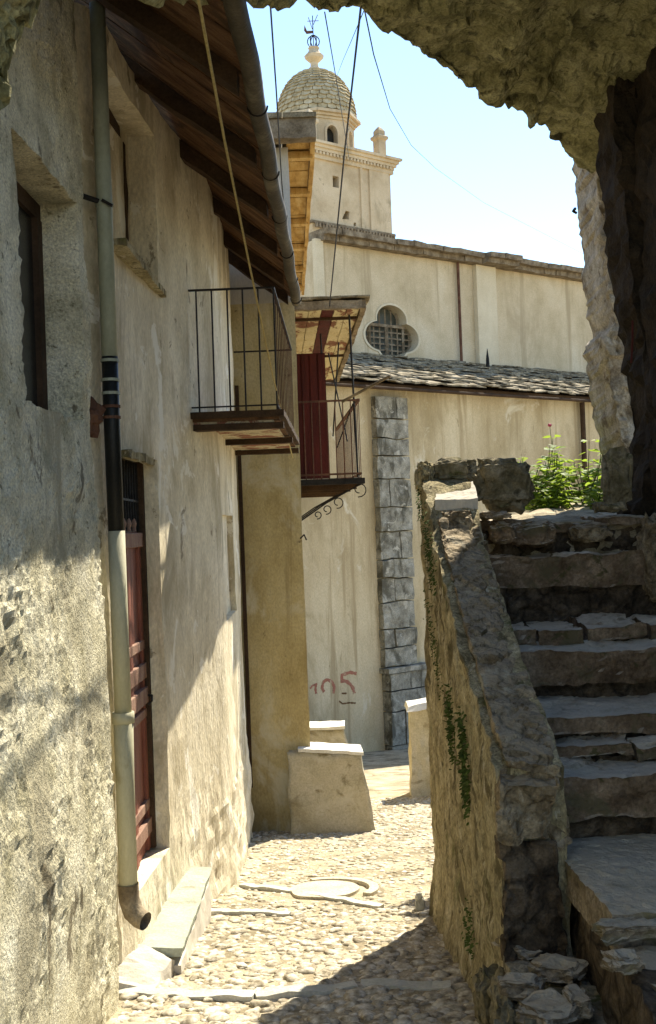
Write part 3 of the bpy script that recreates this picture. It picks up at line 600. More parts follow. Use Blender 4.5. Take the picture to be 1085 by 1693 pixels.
# quatrefoil
cx, cz = cp(648, 549, UW); k_ = (cp(692, 549, UW)[0] - cx) / 44.0; kz = (cp(648, 505, UW)[1] - cz) / 44.0
def quat(sc, flat):
    pts = []
    for k in range(120):
        t = 2 * math.pi * k / 120; r = 0
        best = 0
        for lx, lz in ((0, 20), (19, -8), (-19, -8), (0, -22)):
            # ray-circle, lobe radius
            rl = 24.0; bq = lx * math.cos(t) + lz * math.sin(t); cc = lx*lx + lz*lz - rl*rl; disc = bq*bq - cc
            if disc > 0: best = max(best, bq + math.sqrt(disc))
        x, z = best * math.cos(t) * sc, best * math.sin(t) * sc
        z = max(z, flat); pts.append((cx + x * k_, cz + z * kz))
    return pts
gS0 = cp(516, 400, UW)[0]
topz = cp(750, 432, UW)[1]
def upz(s): return cp(530, 400, UW)[1] + (cp(955, 465, UW)[1] - cp(530, 400, UW)[1]) * (s - cp(530, 400, UW)[0]) / (cp(955, 465, UW)[0] - cp(530, 400, UW)[0])
g = MB(); g.plate([(gS0, zE - .5), (13, zE - .5), (13, upz(13)), (gS0, upz(gS0))], [quat(1.0, -39)], lambda u, v, w_: C(u, w_, v), UW, UW + .35); g.build('upper_wall', 'church', ch)
g = MB(); q1 = quat(1.07, -42.5); q0 = quat(1.0, -39)
g.plate(q1, [q0], lambda u, v, w_: C(u, w_, v), UW - .02, UW - .003); wq = g.build('window', 'trim', ch)
g = MB(); g.plate(quat(1.04, -41), [], lambda u, v, w_: C(u, w_, v), UW + .30, UW + .32); g.build('pane', 'glass_church', wq)
g = MB()
for i in range(-4, 5):
    s_ = cx + i * 9.5 * k_; g.bar(C(s_, UW + .2, cz - 38 * kz), C(s_, UW + .2, cz + (15 if abs(i) > 2 else 40) * kz), .03)
for i in range(5): g.bar(C(cx - 42 * k_, UW + .2, cz + (-28 + i * 10) * kz), C(cx + 42 * k_, UW + .2, cz + (-28 + i * 10) * kz), .03)
g.bar(C(cx, UW + .17, cz - 38 * kz), C(cx, UW + .17, cz + 12 * kz), .07); g.bar(C(cx - 40 * k_, UW + .17, cz + 12 * kz), C(cx + 30 * k_, UW + .17, cz + 12 * kz), .06)
g.bar(C(cx - 27*k_, UW + .17, cz - 38 * kz), C(cx - 27*k_, UW + .17, cz + 12 * kz), .05).bar(C(cx + 27*k_, UW + .17, cz - 38 * kz), C(cx + 27*k_, UW + .17, cz + 12 * kz), .05)
g.build('window_bars', 'eavestone', wq)
# upper cornice
g = MB(); s_ = gS0 + .15
while s_ < 13:
    wd = random.uniform(.35, .8); zz = upz(s_); jog = cp(772, 430, UW)[0] < s_ < cp(835, 440, UW)[0]
    for l in range(2):
        o_ = .22 + .12 * l + (.18 if jog else 0) + random.uniform(-.03, .03); h = .11
        g.box((s_, -o_, zz + .0 + l * h), (s_ + wd - .01, .6, zz + l * h + h - .005 + random.uniform(0, .02)), .25, lambda a, b, c: C(a, UW + b, c))
    s_ += wd
g.rough(.02, 4).build('roof_edge', 'eavestone', ch)
sp0, sp1 = cp(784, 520, UW)[0], cp(816, 520, UW)[0]
MB().box((sp0, -.12, zE), (sp1, -.002, upz(sp0) - .005), None, lambda a, b, c: C(a, UW + b, c)).build('pilaster', 'trim', ch)
MB().box((gS0, -.10, zE), (cp(530, 420, UW)[0], -.002, upz(gS0) + .03), None, lambda a, b, c: C(a, UW + b, c)).build('pilaster', 'trim', ch)
sd_ = cp(756, 520, UW)[0]; MB().tube([C(sd_, UW - .08, upz(sd_)), C(sd_, UW - .08, zJ)], .032, 8).build('rain_pipe', 'rust', ch)
ss, sz_ = cp(807, 610, UW - .4); MB().tube([C(ss, UW - .4, sz_), C(ss, UW - .4, sz_ + .22), C(ss, UW - .4, sz_ + .45)], [.045, .035, .006], 8).build('roof_spike', 'iron', ch)
# aisle roof of stone slates: rows of overlapping slabs
rfc = MB().hexa([C(-4, -.3, zE + .03), C(13, -.3, zE + .03), C(13, UW, zJ - .08), C(-4, UW, zJ - .08), C(-4, -.3, zE + .09), C(13, -.3, zE + .09), C(13, UW, zJ - .01), C(-4, UW, zJ - .01)]).build('aisle_roof', 'wood_dark', ch)
g = MB(); rows = 13
for j in range(rows):
    t0 = j / rows; s_ = -4 + random.random() * .3
    w0 = -.48 + t0 * (UW + .48); w1 = w0 + 2.6 / rows + .25; z0 = zE + .09 + t0 * (zJ - zE); z1_ = z0 + (w1 - w0) * (zJ - zE) / (UW + .48) - .03
    while s_ < 13:
        wd = random.uniform(.14, .38); a = random.uniform(-.06, .06); zz = random.uniform(0, .05); t = random.uniform(.018, .04)
        g.hexa([C(s_, w0 + a, z0 + zz), C(s_ + wd, w0 + a, z0 + zz), C(s_ + wd, w1, z1_), C(s_, w1, z1_), C(s_, w0 + a, z0 + zz + t), C(s_ + wd, w0 + a, z0 + zz + t), C(s_ + wd, w1, z1_ + t), C(s_, w1, z1_ + t)], .3)
        s_ += wd * .97
g.rough(.025, 5).build('stone_slates', 'slates', rfc)
MB().tube([C(-4, -.5, zE + .0), C(4, -.52, zE - .03), C(13, -.5, zE - .02)], .03, 8).build('gutter', 'wood_dark', rfc)
# stone pilaster of the aisle wall
sa, sb = cp(628, 900, -.12)[0], cp(682, 900, -.12)[0]; zl_ = cp(670, 1110, -.2)[1]
def courses(mb, s0, s1, z0, z1, w0, hh, sd_=0):
    z = z0; rr = random.Random(sd_); j = 0
    while z < z1:
        h = rr.uniform(hh * .7, hh * 1.3); m = s0 + (s1 - s0) * (.3 + .4 * rr.random()); zt = min(z + h, z1)
        for a, b in (((s0, m), (m, s1)) if j % 2 else ((s0, s1),)):
            o_ = rr.uniform(0, .018); mb.box((a + .012, -w0 - o_ * 3, z + .012), (b - .012, -.002, zt - .014), .1, lambda p, q, r_: C(p, q, r_))
        z = zt; j += 1
g = MB(); courses(g, sa, sb, zl_ + .1, zE - .1, .12, .42, 4); g.rough(.022, 4).build('stone_pilaster', 'greystone', ch)
g = MB(); courses(g, sa + .03, sb + .35, -2.9, zl_, .20, .5, 9); g.box((sa - .02, -.27, zl_ + .0), (sb + .40, -.002, zl_ + .09), .1, lambda p, q, r_: C(p, q, r_)); g.rough(.012, 5).build('stone_plinth', 'greystone', ch)
sr = cp(964, 700, -.1)[0]; MB().tube([C(sr, -.1, zE), C(sr, -.1, -1)], .055, 8).build('rain_pipe', 'wood_dark', ch)
# painted figures on the wall
def stroke(mb, pts, wd, seed=0):
    P = [cp(500 + x / 9.04, 1080 + y / 9.04, 0) for x, y in pts]; Q = []
    for (a, b) in zip(P, P[1:]):
        for i in range(5): Q.append((a[0] + (b[0]-a[0]) * i / 5, a[1] + (b[1]-a[1]) * i / 5))
    Q.append(P[-1]); L, Rr = [], []
    for i, q in enumerate(Q):
        p0, p1 = Q[max(0, i-1)], Q[min(len(Q)-1, i+1)]; dx, dz = p1[0]-p0[0], p1[1]-p0[1]; l = math.hypot(dx, dz) or 1
        ww = wd * (.75 + .5 * noise.noise(Vector((i * .7, seed, 0))))
        L.append((q[0] - dz / l * ww, q[1] + dx / l * ww)); Rr.append((q[0] + dz / l * ww, q[1] - dx / l * ww))
    n0 = len(mb.v)
    for l, r_ in zip(L, Rr):
        for s_, z in (l, r_): mb.v.append(tuple(C(s_, -.005, z)))
        for s_, z in (l, r_): mb.v.append(tuple(C(s_, -.0015, z)))
    for i in range(len(Q) - 1):
        a = n0 + 4 * i; b = a + 4; mb.f += [(a, a+1, b+1, b), (a+2, b+2, b+3, a+3), (a, b, b+2, a+2), (a+1, a+3, b+3, b+1)]
    mb.f += [(n0, n0+2, n0+3, n0+1), (n0+4*(len(Q)-1), n0+4*(len(Q)-1)+1, n0+4*(len(Q)-1)+3, n0+4*(len(Q)-1)+2)]
g = MB(); stroke(g, [(115, 530), (150, 485), (222, 455)], .022, 1); stroke(g, [(205, 465), (195, 530), (205, 605)], .030, 2)
stroke(g, [(325, 580), (292, 520), (312, 430), (370, 392), (445, 430), (478, 505), (460, 600)], .038, 3)
stroke(g, [(810, 305), (715, 285), (590, 325), (588, 445)], .040, 4); stroke(g, [(600, 410), (660, 420), (720, 465), (765, 540), (778, 605)], .042, 5)
g.build('painted_number', 'graffiti', ch)
g = MB(); stroke(g, [(590, 600), (660, 600)], .02, 6); stroke(g, [(550, 715), (600, 755), (700, 740), (795, 745)], .018, 7); g.build('scratched_mark', 'wood_brown', ch)

# ================================================================== BELL TOWER
TD = 38.0
T0 = W(527, 300, TD); T0.z = 0
kk = TD / F
tw = thing('bell_tower', 'slim bell tower with scale tiled dome and weathervane rising behind the church', 'tower', (T0.x, T0.y, -2.6))
def TZ(y_): return W(527, y_, TD).z
hs = 84 * kk
def T(a, b, z): return Vector((T0.x, T0.y, 0)) + U * a + Nn * b + Vector((0, 0, z))      # b towards the viewer
zc = TZ(268); zb = TZ(460) - 3
ft = (TD - hs * .9) / TD
def sq(mb, h, z0, z1, step=None): mb.box((-h, -h, z0), (h, h, z1), step, T)
holes = [[(-.62*0 + a, z) for a, z in ((-hs*.30, zc - 1.05), (-hs*.08, zc - 1.05), (-hs*.08, zc - .60), (-hs*.30, zc - .60))]]
def tp(px, py):                          # point on the front face of the shaft
    d = dir_world((px - 542.5) / F, (846.5 - py) / F); o = Vector((0, 0, EYE)); p0 = T(0, hs, 0); t = (p0 - o).dot(Nn) / d.dot(Nn); p = o + d * t
    return (p - p0).dot(U), p.z
a0, b0 = tp(550, 290); a1, b1 = tp(561, 311)
c0 = [tp(566, 362), tp(572, 348), tp(578, 350), tp(577, 363)]; c1 = [tp(585, 368), tp(589, 368), tp(589, 374), tp(585, 374)]
zc = tp(600, 279)[1]
g = MB(); g.plate([(-hs, zb), (hs, zb), (hs, zc), (-hs, zc)], [[(a0, b1), (a1, b1), (a1, b0), (a0, b0)], c0, c1], lambda u, v, w_: T(u, w_, v), hs, hs - .3)
g.box((-hs, -hs, zb), (hs, hs - .31, zc), None, T); g.build('shaft', 'tower', tw)
g = MB().box((a0 - .03, hs - .305, b1 - .03), (a1 + .03, hs - .295, b0 + .03), None, T).box((c0[0][0]-.1, hs-.305, c0[0][1] - .1), (c1[1][0]+.1, hs - .295, c0[1][1] + .1), None, T); g.build('window_opening', 'glass', tw)
for (p, q) in ((596, 600), (611, 643)):
    A, B = tp(p, 340)[0], tp(q, 340)[0]
    MB().box((A, hs + .002, zb), (min(B, hs), hs + .06, zc), None, T).build('pilaster_strip', 'tower', tw)
zs = tp(600, 388)[1]
g = MB()
for i in range(26): g.box((-hs + .05 + i * (2*hs/26), hs + .07, zs - .04), (-hs + .05 + i * (2*hs/26) + .07, hs + .15, zs + .10), None, T)
sq(g, hs + .08, zs + .101, zs + .18); g.build('string_course', 'eavestone', tw)
g = MB()
for i, (o_, t) in enumerate(((.08, .12), (.10, .10), (.16, .10), (.22, .10), (.30, .08))):
    z0 = zc + sum(x[1] for x in ((.08, .12), (.10, .10), (.16, .10), (.22, .10), (.30, .08))[:i]); sq(g, hs + o_, z0, z0 + t - .002)
for i in range(24): g.box((-hs + i * (2*hs/24), hs + .11, zc + .13), (-hs + i * (2*hs/24) + .08, hs + .16, zc + .21), None, T)
g.build('cornice', 'tower', tw); zt = zc + .50
# drum, eight sided, with arched openings
rd = 62 * kk; zd = zt + (TZ(195) - TZ(250)) * 1.02; ang0 = math.atan2(Nn.y, Nn.x)
ap = rd * math.cos(math.pi / 8); hw = rd * math.sin(math.pi / 8)
for i in range(8):
    an = ang0 + i * math.pi / 4 + R(-14); nd = Vector((math.cos(an), math.sin(an), 0)); tdv = Vector((-nd.y, nd.x, 0))
    def D(u, v, w_, nd=nd, tdv=tdv): return Vector((T0.x, T0.y, 0)) + nd * (ap - w_) + tdv * u + Vector((0, 0, v))
    hh = (zd - zt); ow = .19; z0, z1h = zt + hh * .17, zt + hh * .62
    arch = [(-ow, z0), (ow, z0)] + [(ow * math.cos(t_), z1h + ow * 1.2 * math.sin(t_)) for t_ in [math.pi * k / 10 for k in range(11)]]
    dm = MB(); dm.plate([(-hw, zt), (hw, zt), (hw, zd), (-hw, zd)], [arch], D, 0, .28); dm.build('drum_side', 'tower', tw)
    MB().plate([(-ow - .05, z0 - .05), (ow + .05, z0 - .05), (ow + .05, z1h + .3), (-ow - .05, z1h + .3)], [], D, .3, .32).build('drum_opening', 'glass', tw)
    g = MB(); arch2 = [(u * 1.35, z0 + (v - z0) * 1.08) for u, v in arch]; g.plate(arch2, [arch], D, -.04, .0); g.build('arch_surround', 'tower', tw)
g = MB()
for i, (o_, t) in enumerate(((.05, .08), (.13, .08), (.24, .09))): g.lathe((T0.x, T0.y, zd + i * .085), [(rd + o_, 0), (rd + o_, t - .002)], 8, ang0 + R(-14) + math.pi / 8)
g.build('drum_cornice', 'tower', tw)
z0 = zd + .255; R0 = 66 * kk; H0 = TZ(123) - z0 + .1
prof = [(R0 * math.cos(t_) ** .92, H0 * math.sin(t_)) for t_ in [math.pi / 2 * k / 20 * .985 for k in range(21)]]
dome = MB().lathe((T0.x, T0.y, z0), [(p[0] - .05, p[1]) for p in prof], 40).build('dome', 'dometile', tw, smooth=True)
g = MB(); rows = 17
for j in range(rows):
    t0 = math.pi / 2 * j / rows; rr = R0 * math.cos(t0) ** .92; n = max(10, int(2 * math.pi * rr / .30))
    dt = math.pi / 2 / rows
    for i in range(n):
        a = 2 * math.pi * (i + .5 * (j % 2)) / n; da = math.pi / n * .93; pts = []
        for (fa, ft_, lift) in ((-1, 1.3, -.01), (1, 1.3, -.01), (1, .35, .025), (.6, .08, .04), (0, -.05, .05), (-.6, .08, .04), (-1, .35, .025)):
            tt = min(t0 + dt * ft_, math.pi / 2 * .985); r2 = R0 * math.cos(tt) ** .92 + lift * 1.0
            pts.append(Vector((T0.x + r2 * math.cos(a + da * fa), T0.y + r2 * math.sin(a + da * fa), z0 + H0 * math.sin(tt) + lift * .4 + random.uniform(0, .006))))
        c_ = Vector((T0.x, T0.y, z0)); n0 = len(g.v); g.v += [tuple(p) for p in pts] + [tuple(p - (p - c_).normalized() * .03) for p in pts]; m = len(pts)
        g.f.append(tuple(n0 + k for k in range(m))); g.f.append(tuple(n0 + m + k for k in reversed(range(m))))
        for k in range(m): g.f.append((n0 + k, n0 + m + k, n0 + m + (k+1) % m, n0 + (k+1) % m))
g.build('scale_tiles', 'dometile', dome)
zf = z0 + H0 - .08
fin = MB().lathe((T0.x, T0.y, zf), [(.22, 0), (.20, .18), (.13, .25), (.13, .36), (.30, .50), (.33, .60), (.24, .66), (.16, .80), (.20, .86), (.06, .90)], 8).build('finial', 'tower', tw)
zf += .9; g = MB()
for k in range(3):
    a = k * math.pi / 3; g.tube([(T0.x + .20 * math.cos(t_) * math.cos(a), T0.y + .20 * math.cos(t_) * math.sin(a), zf + .18 + .20 * math.sin(t_)) for t_ in [2 * math.pi * q / 16 for q in range(17)]], .018, 5)
g.tube([(T0.x, T0.y, zf - .05), (T0.x, T0.y, zf + 1.05)], .016, 5); g.build('ball', 'iron', fin)
g = MB(); zz = zf + .45
g.plate([(-.30, zz + .12), (-.22, zz + .0), (.0, zz + .02), (.0, zz + .10), (-.2, zz + .10), (-.28, zz + .30)], [], lambda u, v, w_: (T0.x + u, T0.y + w_, v), 0, .02)
g.tube([(T0.x - .18, T0.y, zz + .42), (T0.x + .20, T0.y, zz + .42)], .012, 5).tube([(T0.x - .02, T0.y, zz + .15), (T0.x - .14, T0.y, zz + .55)], .012, 5).tube([(T0.x + .02, T0.y, zz + .3), (T0.x + .17, T0.y, zz + .62)], .012, 5); g.build('weathervane', 'rust', fin)
def pinn(a, b, sc=1.0):
    g = MB(); p = T(a, b, zt); Rt = ang0
    g.lathe(p, [(.24*sc, 0), (.22*sc, .06), (.22*sc, .62*sc), (.30*sc, .68*sc), (.31*sc, .76*sc), (.20*sc, .82*sc), (.20*sc, .95*sc), (.12*sc, 1.04*sc), (.03, 1.12*sc)], 4, Rt + math.pi / 4)
    g.build('pinnacle', 'tower', tw, bevel=.015)
for a in (-1, 1):
    for b in (-1, 1): pinn(a * (hs - .22), b * (hs - .22))

# ================================================================== VAULT OVER THE PASSAGE
vt = thing('stone_vault', 'dark rubble vault and pier framing the top and right of the view', 'archway', (1.6, 4, -.4))
mouth = [(-60, 300, 3.75), (4, 190, 3.88), (10, 110, 3.92), (35, 60, 4.0), (70, 8, 4.1), (120, 3, 4.2), (180, 8, 4.35), (250, 14, 4.6), (300, 2, 4.8), (358, 3, 5.05), (420, 12, 5.35), (462, 21, 5.55), (480, 12, 5.62), (500, 2, 5.72), (518, 20, 5.8), (545, 26, 5.95),
         (580, 20, 6.1), (608, 20, 6.25), (632, 52, 6.4), (690, 88, 6.8), (730, 118, 7.1), (770, 145, 7.4), (818, 182, 7.75), (850, 176, 8.0), (868, 190, 8.15), (876, 216, 8.2), (886, 204, 8.3), (925, 240, 8.6), (958, 272, 8.9), (1010, 300, 9.1), (1100, 380, 9.2)]
mp = [W(*p) for p in mouth]; cur = []
for a, b in zip(mp, mp[1:]):
    n = max(1, int((b - a).length / .035))
    cur += [a.lerp(b, i / n) for i in range(n)]
cur.append(mp[-1])
ywarp = [p.y for p in cur]; Lc = len(cur)
sw = [0, .03, .06, .10, .14, .19, .25] + [.3 + .08 * i for i in range(20)] + [2.0, 2.2, 2.5, 2.8, 3.2]
def vf(u, v, w_):
    i = int(u); p = cur[i]; v = v * interp([(-1.2, .36), (.5, .6), (1.7, 1.0)], p.x); y = p.y - v
    rise = .05 * v if v < 2 else .1
    z = p.z + rise + .10 * noise.noise(Vector((p.x*2, y*2, 0))) * min(1, v * 2.5) + w_ * (.7)
    if w_ > 0: y = p.y + .02 - v
    return (p.x, y, z)
g = MB(); g.cells(list(range(Lc)), sw, [0, .05, .2, 1], vf); g.rubble(4.2, .05, 1, (1, 1, 1.6)).rough(.022, 9, 4, 4).build('vault', 'vault', vt)
# near dark pier (its ragged outline rises from the landing to the vault)
edge = [(-80, 985), (0, 982), (120, 981), (260, 988), (340, 996), (430, 1005), (480, 1012), (530, 1016), (560, 1028), (640, 1036), (700, 1046), (760, 1040), (800, 1026), (850, 1022), (905, 1040)]
PYn = 7.42
def pf(u, v, w_):                         # u 0..1 across, v photo row, w depth
    L0 = W(interp(edge, v), v, PYn + .5); rr = 2.6
    x = L0.x + (rr - L0.x) * u; return (x + w_ * .02, PYn + w_, L0.z)
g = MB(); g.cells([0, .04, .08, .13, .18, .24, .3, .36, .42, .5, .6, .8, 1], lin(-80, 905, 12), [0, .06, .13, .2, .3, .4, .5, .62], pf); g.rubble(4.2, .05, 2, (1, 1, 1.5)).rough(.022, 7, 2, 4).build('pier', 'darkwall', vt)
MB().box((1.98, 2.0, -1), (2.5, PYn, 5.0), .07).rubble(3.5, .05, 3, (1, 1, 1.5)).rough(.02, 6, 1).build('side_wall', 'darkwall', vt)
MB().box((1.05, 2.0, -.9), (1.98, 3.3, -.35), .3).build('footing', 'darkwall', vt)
# broken jamb beyond the vault
edge2 = [(230, 945), (270, 951), (340, 956), (400, 962), (470, 968), (520, 975), (555, 984), (580, 968), (592, 970), (640, 976), (700, 984), (760, 1000), (860, 1000)]
def jf(u, v, w_):
    L0 = W(interp(edge2, v), v, 9.5); return (L0.x + (3.2 - L0.x) * u, 8.8 + w_, L0.z)
g = MB(); g.cells([0, .012, .025, .04, .055, .07, .085, .1, .12, .14, .17, .2, .24, .3, .5, 1], lin(230, 870, 7), [0, .04, .1, .2, .4, .8], jf); g.rubble(5, .035, 4, (1, 1, 2.0)).rough(.022, 9, 5, 5)
g.build('broken_jamb', 'ruin', label='pale broken masonry jamb standing above the plants under the vault end', cat='ruined wall')
MB().tube([W(951, 345, 8.78), W(948, 349, 8.7), W(953, 352, 8.72)], .012, 6).build('iron_pintle', 'iron', label='tiny rusted iron pintle stuck in the pale broken jamb', cat='iron pintle')
MB().tube([W(1046, 530, 7.36), W(1046, 560, 7.36), W(1044, 600, 7.37)], .007, 6).build('red_rod', 'dark_red', label='thin red stick against the dark pier', cat='stick')

# ================================================================== STAIR WALL
XL = .56
def zt_wall(y): return interp([(4.72, EYE - 1.02), (5.2, EYE - .80), (5.8, EYE - .50), (6.5, EYE - .12), (6.75, EYE + .10), (6.95, EYE + .24), (7.2, EYE + .28)], y)
def swf(u, v, w_):                        # u = y, v = 0..1 height, w = x
    z0 = gz(u) - .1; z1 = zt_wall(u); z = z0 + (z1 - z0) * v
    flare = -.05 * max(0, .18 - v) / .18
    gr = .022 * noise.noise(Vector((u * 6, z * 1.6, 2))) + .012 * noise.noise(Vector((u*16, z*8, 7))) + .010 * noise.noise(Vector((u*28, z*24, 5)))
    k = 1.0 if w_ < .02 else .3
    return (XL + .02 + w_ - .04 * (u - 5) + (flare + gr) * k, u + gr * .6, z)
g = MB(); g.cells(lin(4.72, 7.15, .03), [i / 90 for i in range(91)], [0, .04, .09, .14, .19, .24, .28], swf)
swt = thing('stair_wall', 'weathered ochre wall with dark sloping coping flanking the stone stairs', 'wall', (XL + .1, 6.2, -.8))
g.rough(.012, 9, 3, 3, (1, 1, .6)).build('wall_face', 'stairwall', swt)
# darker coping along its slope
def copf(u, v, w_):
    z1 = zt_wall(u) + .006; return (XL + .055 + .235 * v - .04 * (u - 5), u, z1 + w_ * .05 - v * .05)
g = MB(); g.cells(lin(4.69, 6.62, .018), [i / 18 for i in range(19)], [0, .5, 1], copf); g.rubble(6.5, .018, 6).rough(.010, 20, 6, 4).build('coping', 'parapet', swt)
# front block of the coping
MB().hexa([(.575, 4.62, .30), (.775, 4.62, .30), (.80, 4.74, .28), (.575, 4.74, .28), (.585, 4.60, EYE - 1.05), (.855, 4.60, EYE - 1.06), (.865, 4.74, EYE - 1.03), (.585, 4.74, EYE - 1.0)], .018).rubble(6.5, .035, 8).rough(.010, 18, 7, 4).build('end_block', 'parapet', swt)
MB().box((.59, 4.66, -.30), (.85, 4.76, .31), .02).rubble(6, .04, 9).rough(.012, 16, 9).build('end_face', 'riser', swt)  # dark rubble facing added to stand in for the shadowed hollow below the block
# retaining edge stones below the raised paving
rr = random.Random(5)
for i in range(12):
    yy = 3.7 + i * .115; zz = gz(yy) + .06 + rr.uniform(0, .05)
    MB().blob((.585 + rr.uniform(-.03, .02), yy, zz + .06), (.07, .075, .12 + rr.uniform(0, .07)), 4, .3, i, rr.uniform(-.4, .4), 0, .7).rubble(9, .02, i).rough(.006, 22, i).build('edge_stone', 'boulder', label='rough brown edge stone wedged below the raised paving', cat='stone', group='rough stones below the raised paving')

# ================================================================== STAIRS
stt = thing('stone_stairs', 'worn dark stone staircase climbing at the right to a weedy landing', 'stairs', (1.4, 6, -.3))
xl, xr = .80, 1.99
steps = [(4.98, -1.12, .26), (5.2, -1.065, .0), (5.50, -.935, .13), (5.66, -.915, 0), (6.05, -.685, .24), (6.35, -.60, .07), (6.90, -.225, .38), (7.25, .0, .22)]
lv = [(5.0, -1.125), (5.32, -1.05), (5.52, -.95), (6.05, -.69), (6.38, -.60), (6.90, -.225), (7.25, -.01)]
prev = -1.40
for i, (yy, zz) in enumerate(lv):
    nx = lv[i+1][0] if i + 1 < len(lv) else 7.7
    z = EYE + zz; low = EYE + prev
    g = MB(); g.box((xl - .02 * (i % 2), yy + .025, low - .25), (xr, nx + .1, z - .06), .03); g.rubble(6, .04, i, (1, 1, 1.7)).rough(.010, 18, i + 2, 4); g.build('riser', 'riser', stt)
    rr = random.Random(i); x = xl - .03; nblk = [1, 2, 1, 1, 4, 1, 3][i]
    for b in range(nblk):
        wd = (xr - xl + .03) / nblk * rr.uniform(.85, 1.12); x1 = min(x + wd, xr) if b < nblk - 1 else xr
        dz = rr.uniform(-.012, .012); dy = rr.uniform(-.02, .02)
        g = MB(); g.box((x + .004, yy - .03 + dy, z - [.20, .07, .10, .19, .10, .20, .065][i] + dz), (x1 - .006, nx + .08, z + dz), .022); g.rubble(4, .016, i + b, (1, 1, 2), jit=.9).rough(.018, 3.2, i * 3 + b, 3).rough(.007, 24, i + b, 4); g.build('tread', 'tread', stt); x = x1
    prev = zz
# bottom slabs
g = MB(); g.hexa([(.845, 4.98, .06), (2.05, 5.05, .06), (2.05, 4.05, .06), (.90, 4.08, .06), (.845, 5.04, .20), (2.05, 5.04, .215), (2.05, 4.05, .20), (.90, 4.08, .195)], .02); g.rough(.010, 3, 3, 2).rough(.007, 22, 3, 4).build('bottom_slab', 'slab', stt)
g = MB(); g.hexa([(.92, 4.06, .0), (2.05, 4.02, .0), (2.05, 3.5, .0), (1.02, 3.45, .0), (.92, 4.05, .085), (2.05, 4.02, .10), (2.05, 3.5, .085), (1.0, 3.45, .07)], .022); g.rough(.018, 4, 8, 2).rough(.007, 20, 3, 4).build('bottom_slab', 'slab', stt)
g = MB(); g.box((.90, 3.2, -.6), (1.99, 5.0, .065), .06); g.rough(.03, 6, 5, 4).build('slab_footing', 'riser', stt)
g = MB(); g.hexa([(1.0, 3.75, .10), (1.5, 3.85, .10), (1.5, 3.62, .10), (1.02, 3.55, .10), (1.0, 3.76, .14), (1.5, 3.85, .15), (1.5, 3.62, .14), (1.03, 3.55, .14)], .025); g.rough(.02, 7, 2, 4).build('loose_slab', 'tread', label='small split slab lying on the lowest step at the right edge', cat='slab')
# landing of earth behind the top step
g = MB(); g.cells(lin(.60, 3.2, .06), lin(7.3, 10.2, .07), [0, .5, 1], lambda x, y, w_: (x + (.5 * max(0, y - 7.35) * (3.2 - x) / 2.6), y, -1.9 + (1.9 + EYE - .03 + .05 * (y - 7.3) + .03 * noise.noise(Vector((x*4, y*4, 0)))) * w_))
g.rough(.02, 7, 1).build('landing', 'earth', kind='structure')
for i, (px, py, rx_, ry_, rot, lab) in enumerate(((862, 1560, .085, .12, .3, 'pale broken flagstone right below the brown end of the stair wall'), (925, 1600, .10, .08, -.4, 'broken flagstone in the middle of the raised paving'), (905, 1668, .11, .10, .8, 'mossy flagstone nearest the viewer on the raised paving'), (862, 1630, .06, .09, 1.3, 'narrow flagstone at the outer edge of the raised paving'), (955, 1655, .05, .09, .1, 'small flagstone tucked against the bottom slab'))):
    d = dir_world((px - 542.5) / F, (846.5 - py) / F); t = (EYE + .15) / -d.z; q = Vector((0, 0, EYE)) + d * t
    MB().blob((q.x, q.y, -.155), (rx_, ry_, .035), 4, .3, i + 3, rot, 0, .6).rubble(8, .012, i).rough(.005, 26, i).build('flagstone', 'slab', label=lab, cat='flagstone', group='broken flagstones on the raised paving')
for i, (px, py, rx_, ry_, z_, lab) in enumerate(((1052, 1535, .14, .06, .16, 'long broken slab piece on the lowest step'), (1030, 1590, .06, .07, .12, 'small broken piece at the corner of the lowest step'))):
    d = dir_world((px - 542.5) / F, (846.5 - py) / F); t = (EYE - z_) / -d.z; q = Vector((0, 0, EYE)) + d * t
    MB().blob((q.x, q.y, z_), (rx_, ry_, .03), 4, .35, i + 8, .2, 0, .6).rubble(8, .012, i).rough(.005, 26, i).build('slab_piece', 'slab', label=lab, cat='stone')
# stones on and around the head of the stairs
def stone(c, r, m, label, rot=0, rx_=0, seed=1, amp=.35, name='boulder', cat='boulder', sub=4):
    MB().blob(c, r, sub, amp * .7, seed, rot, rx_, .62).rubble(9, .018, seed).rough(.006, 24, seed).build(name, m, label=label, cat=cat)
p = W(748, 778, 7.15); stone(p, (.15, .12, .075), 'boulder', 'lichen covered grey boulder topping the end of the stair wall', seed=2)
p = W(828, 800, 7.45); stone(p, (.20, .16, .165), 'boulder', 'largest dark mossy boulder beside the green plants', seed=5, amp=.5)
p = W(752, 822, 6.95); q = W(720, 800, 6.85)
g = MB(); P = [W(722, 806, 6.75), W(786, 798, 6.75), W(788, 815, 6.95), W(722, 826, 6.95)]
A, B, Cc, Dd = W(720, 828, 6.72), W(790, 822, 6.72), W(784, 798, 7.0), W(722, 804, 7.0)
dn = Vector((0, 0, -.10)); g.hexa([A + dn, B + dn, Cc + dn, Dd + dn, A, B, Cc, Dd], .02); g.rough(.010, 9, 3, 4).build('cap_stone', 'greyplaster', label='pale split capstone wedged below the lichen covered boulder', cat='stone')
p = W(756, 862, 6.7); stone(p, (.11, .10, .07), 'parapet', 'dark stone under the pale split capstone', seed=7, name='wall_stone', cat='stone')
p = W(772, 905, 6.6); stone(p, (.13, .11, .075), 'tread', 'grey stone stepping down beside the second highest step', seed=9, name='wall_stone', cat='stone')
p = W(776, 952, 6.35); stone(p, (.12, .12, .06), 'tread', 'flat grey stone at the top of the dark sloping coping', seed=11, name='wall_stone', cat='stone')
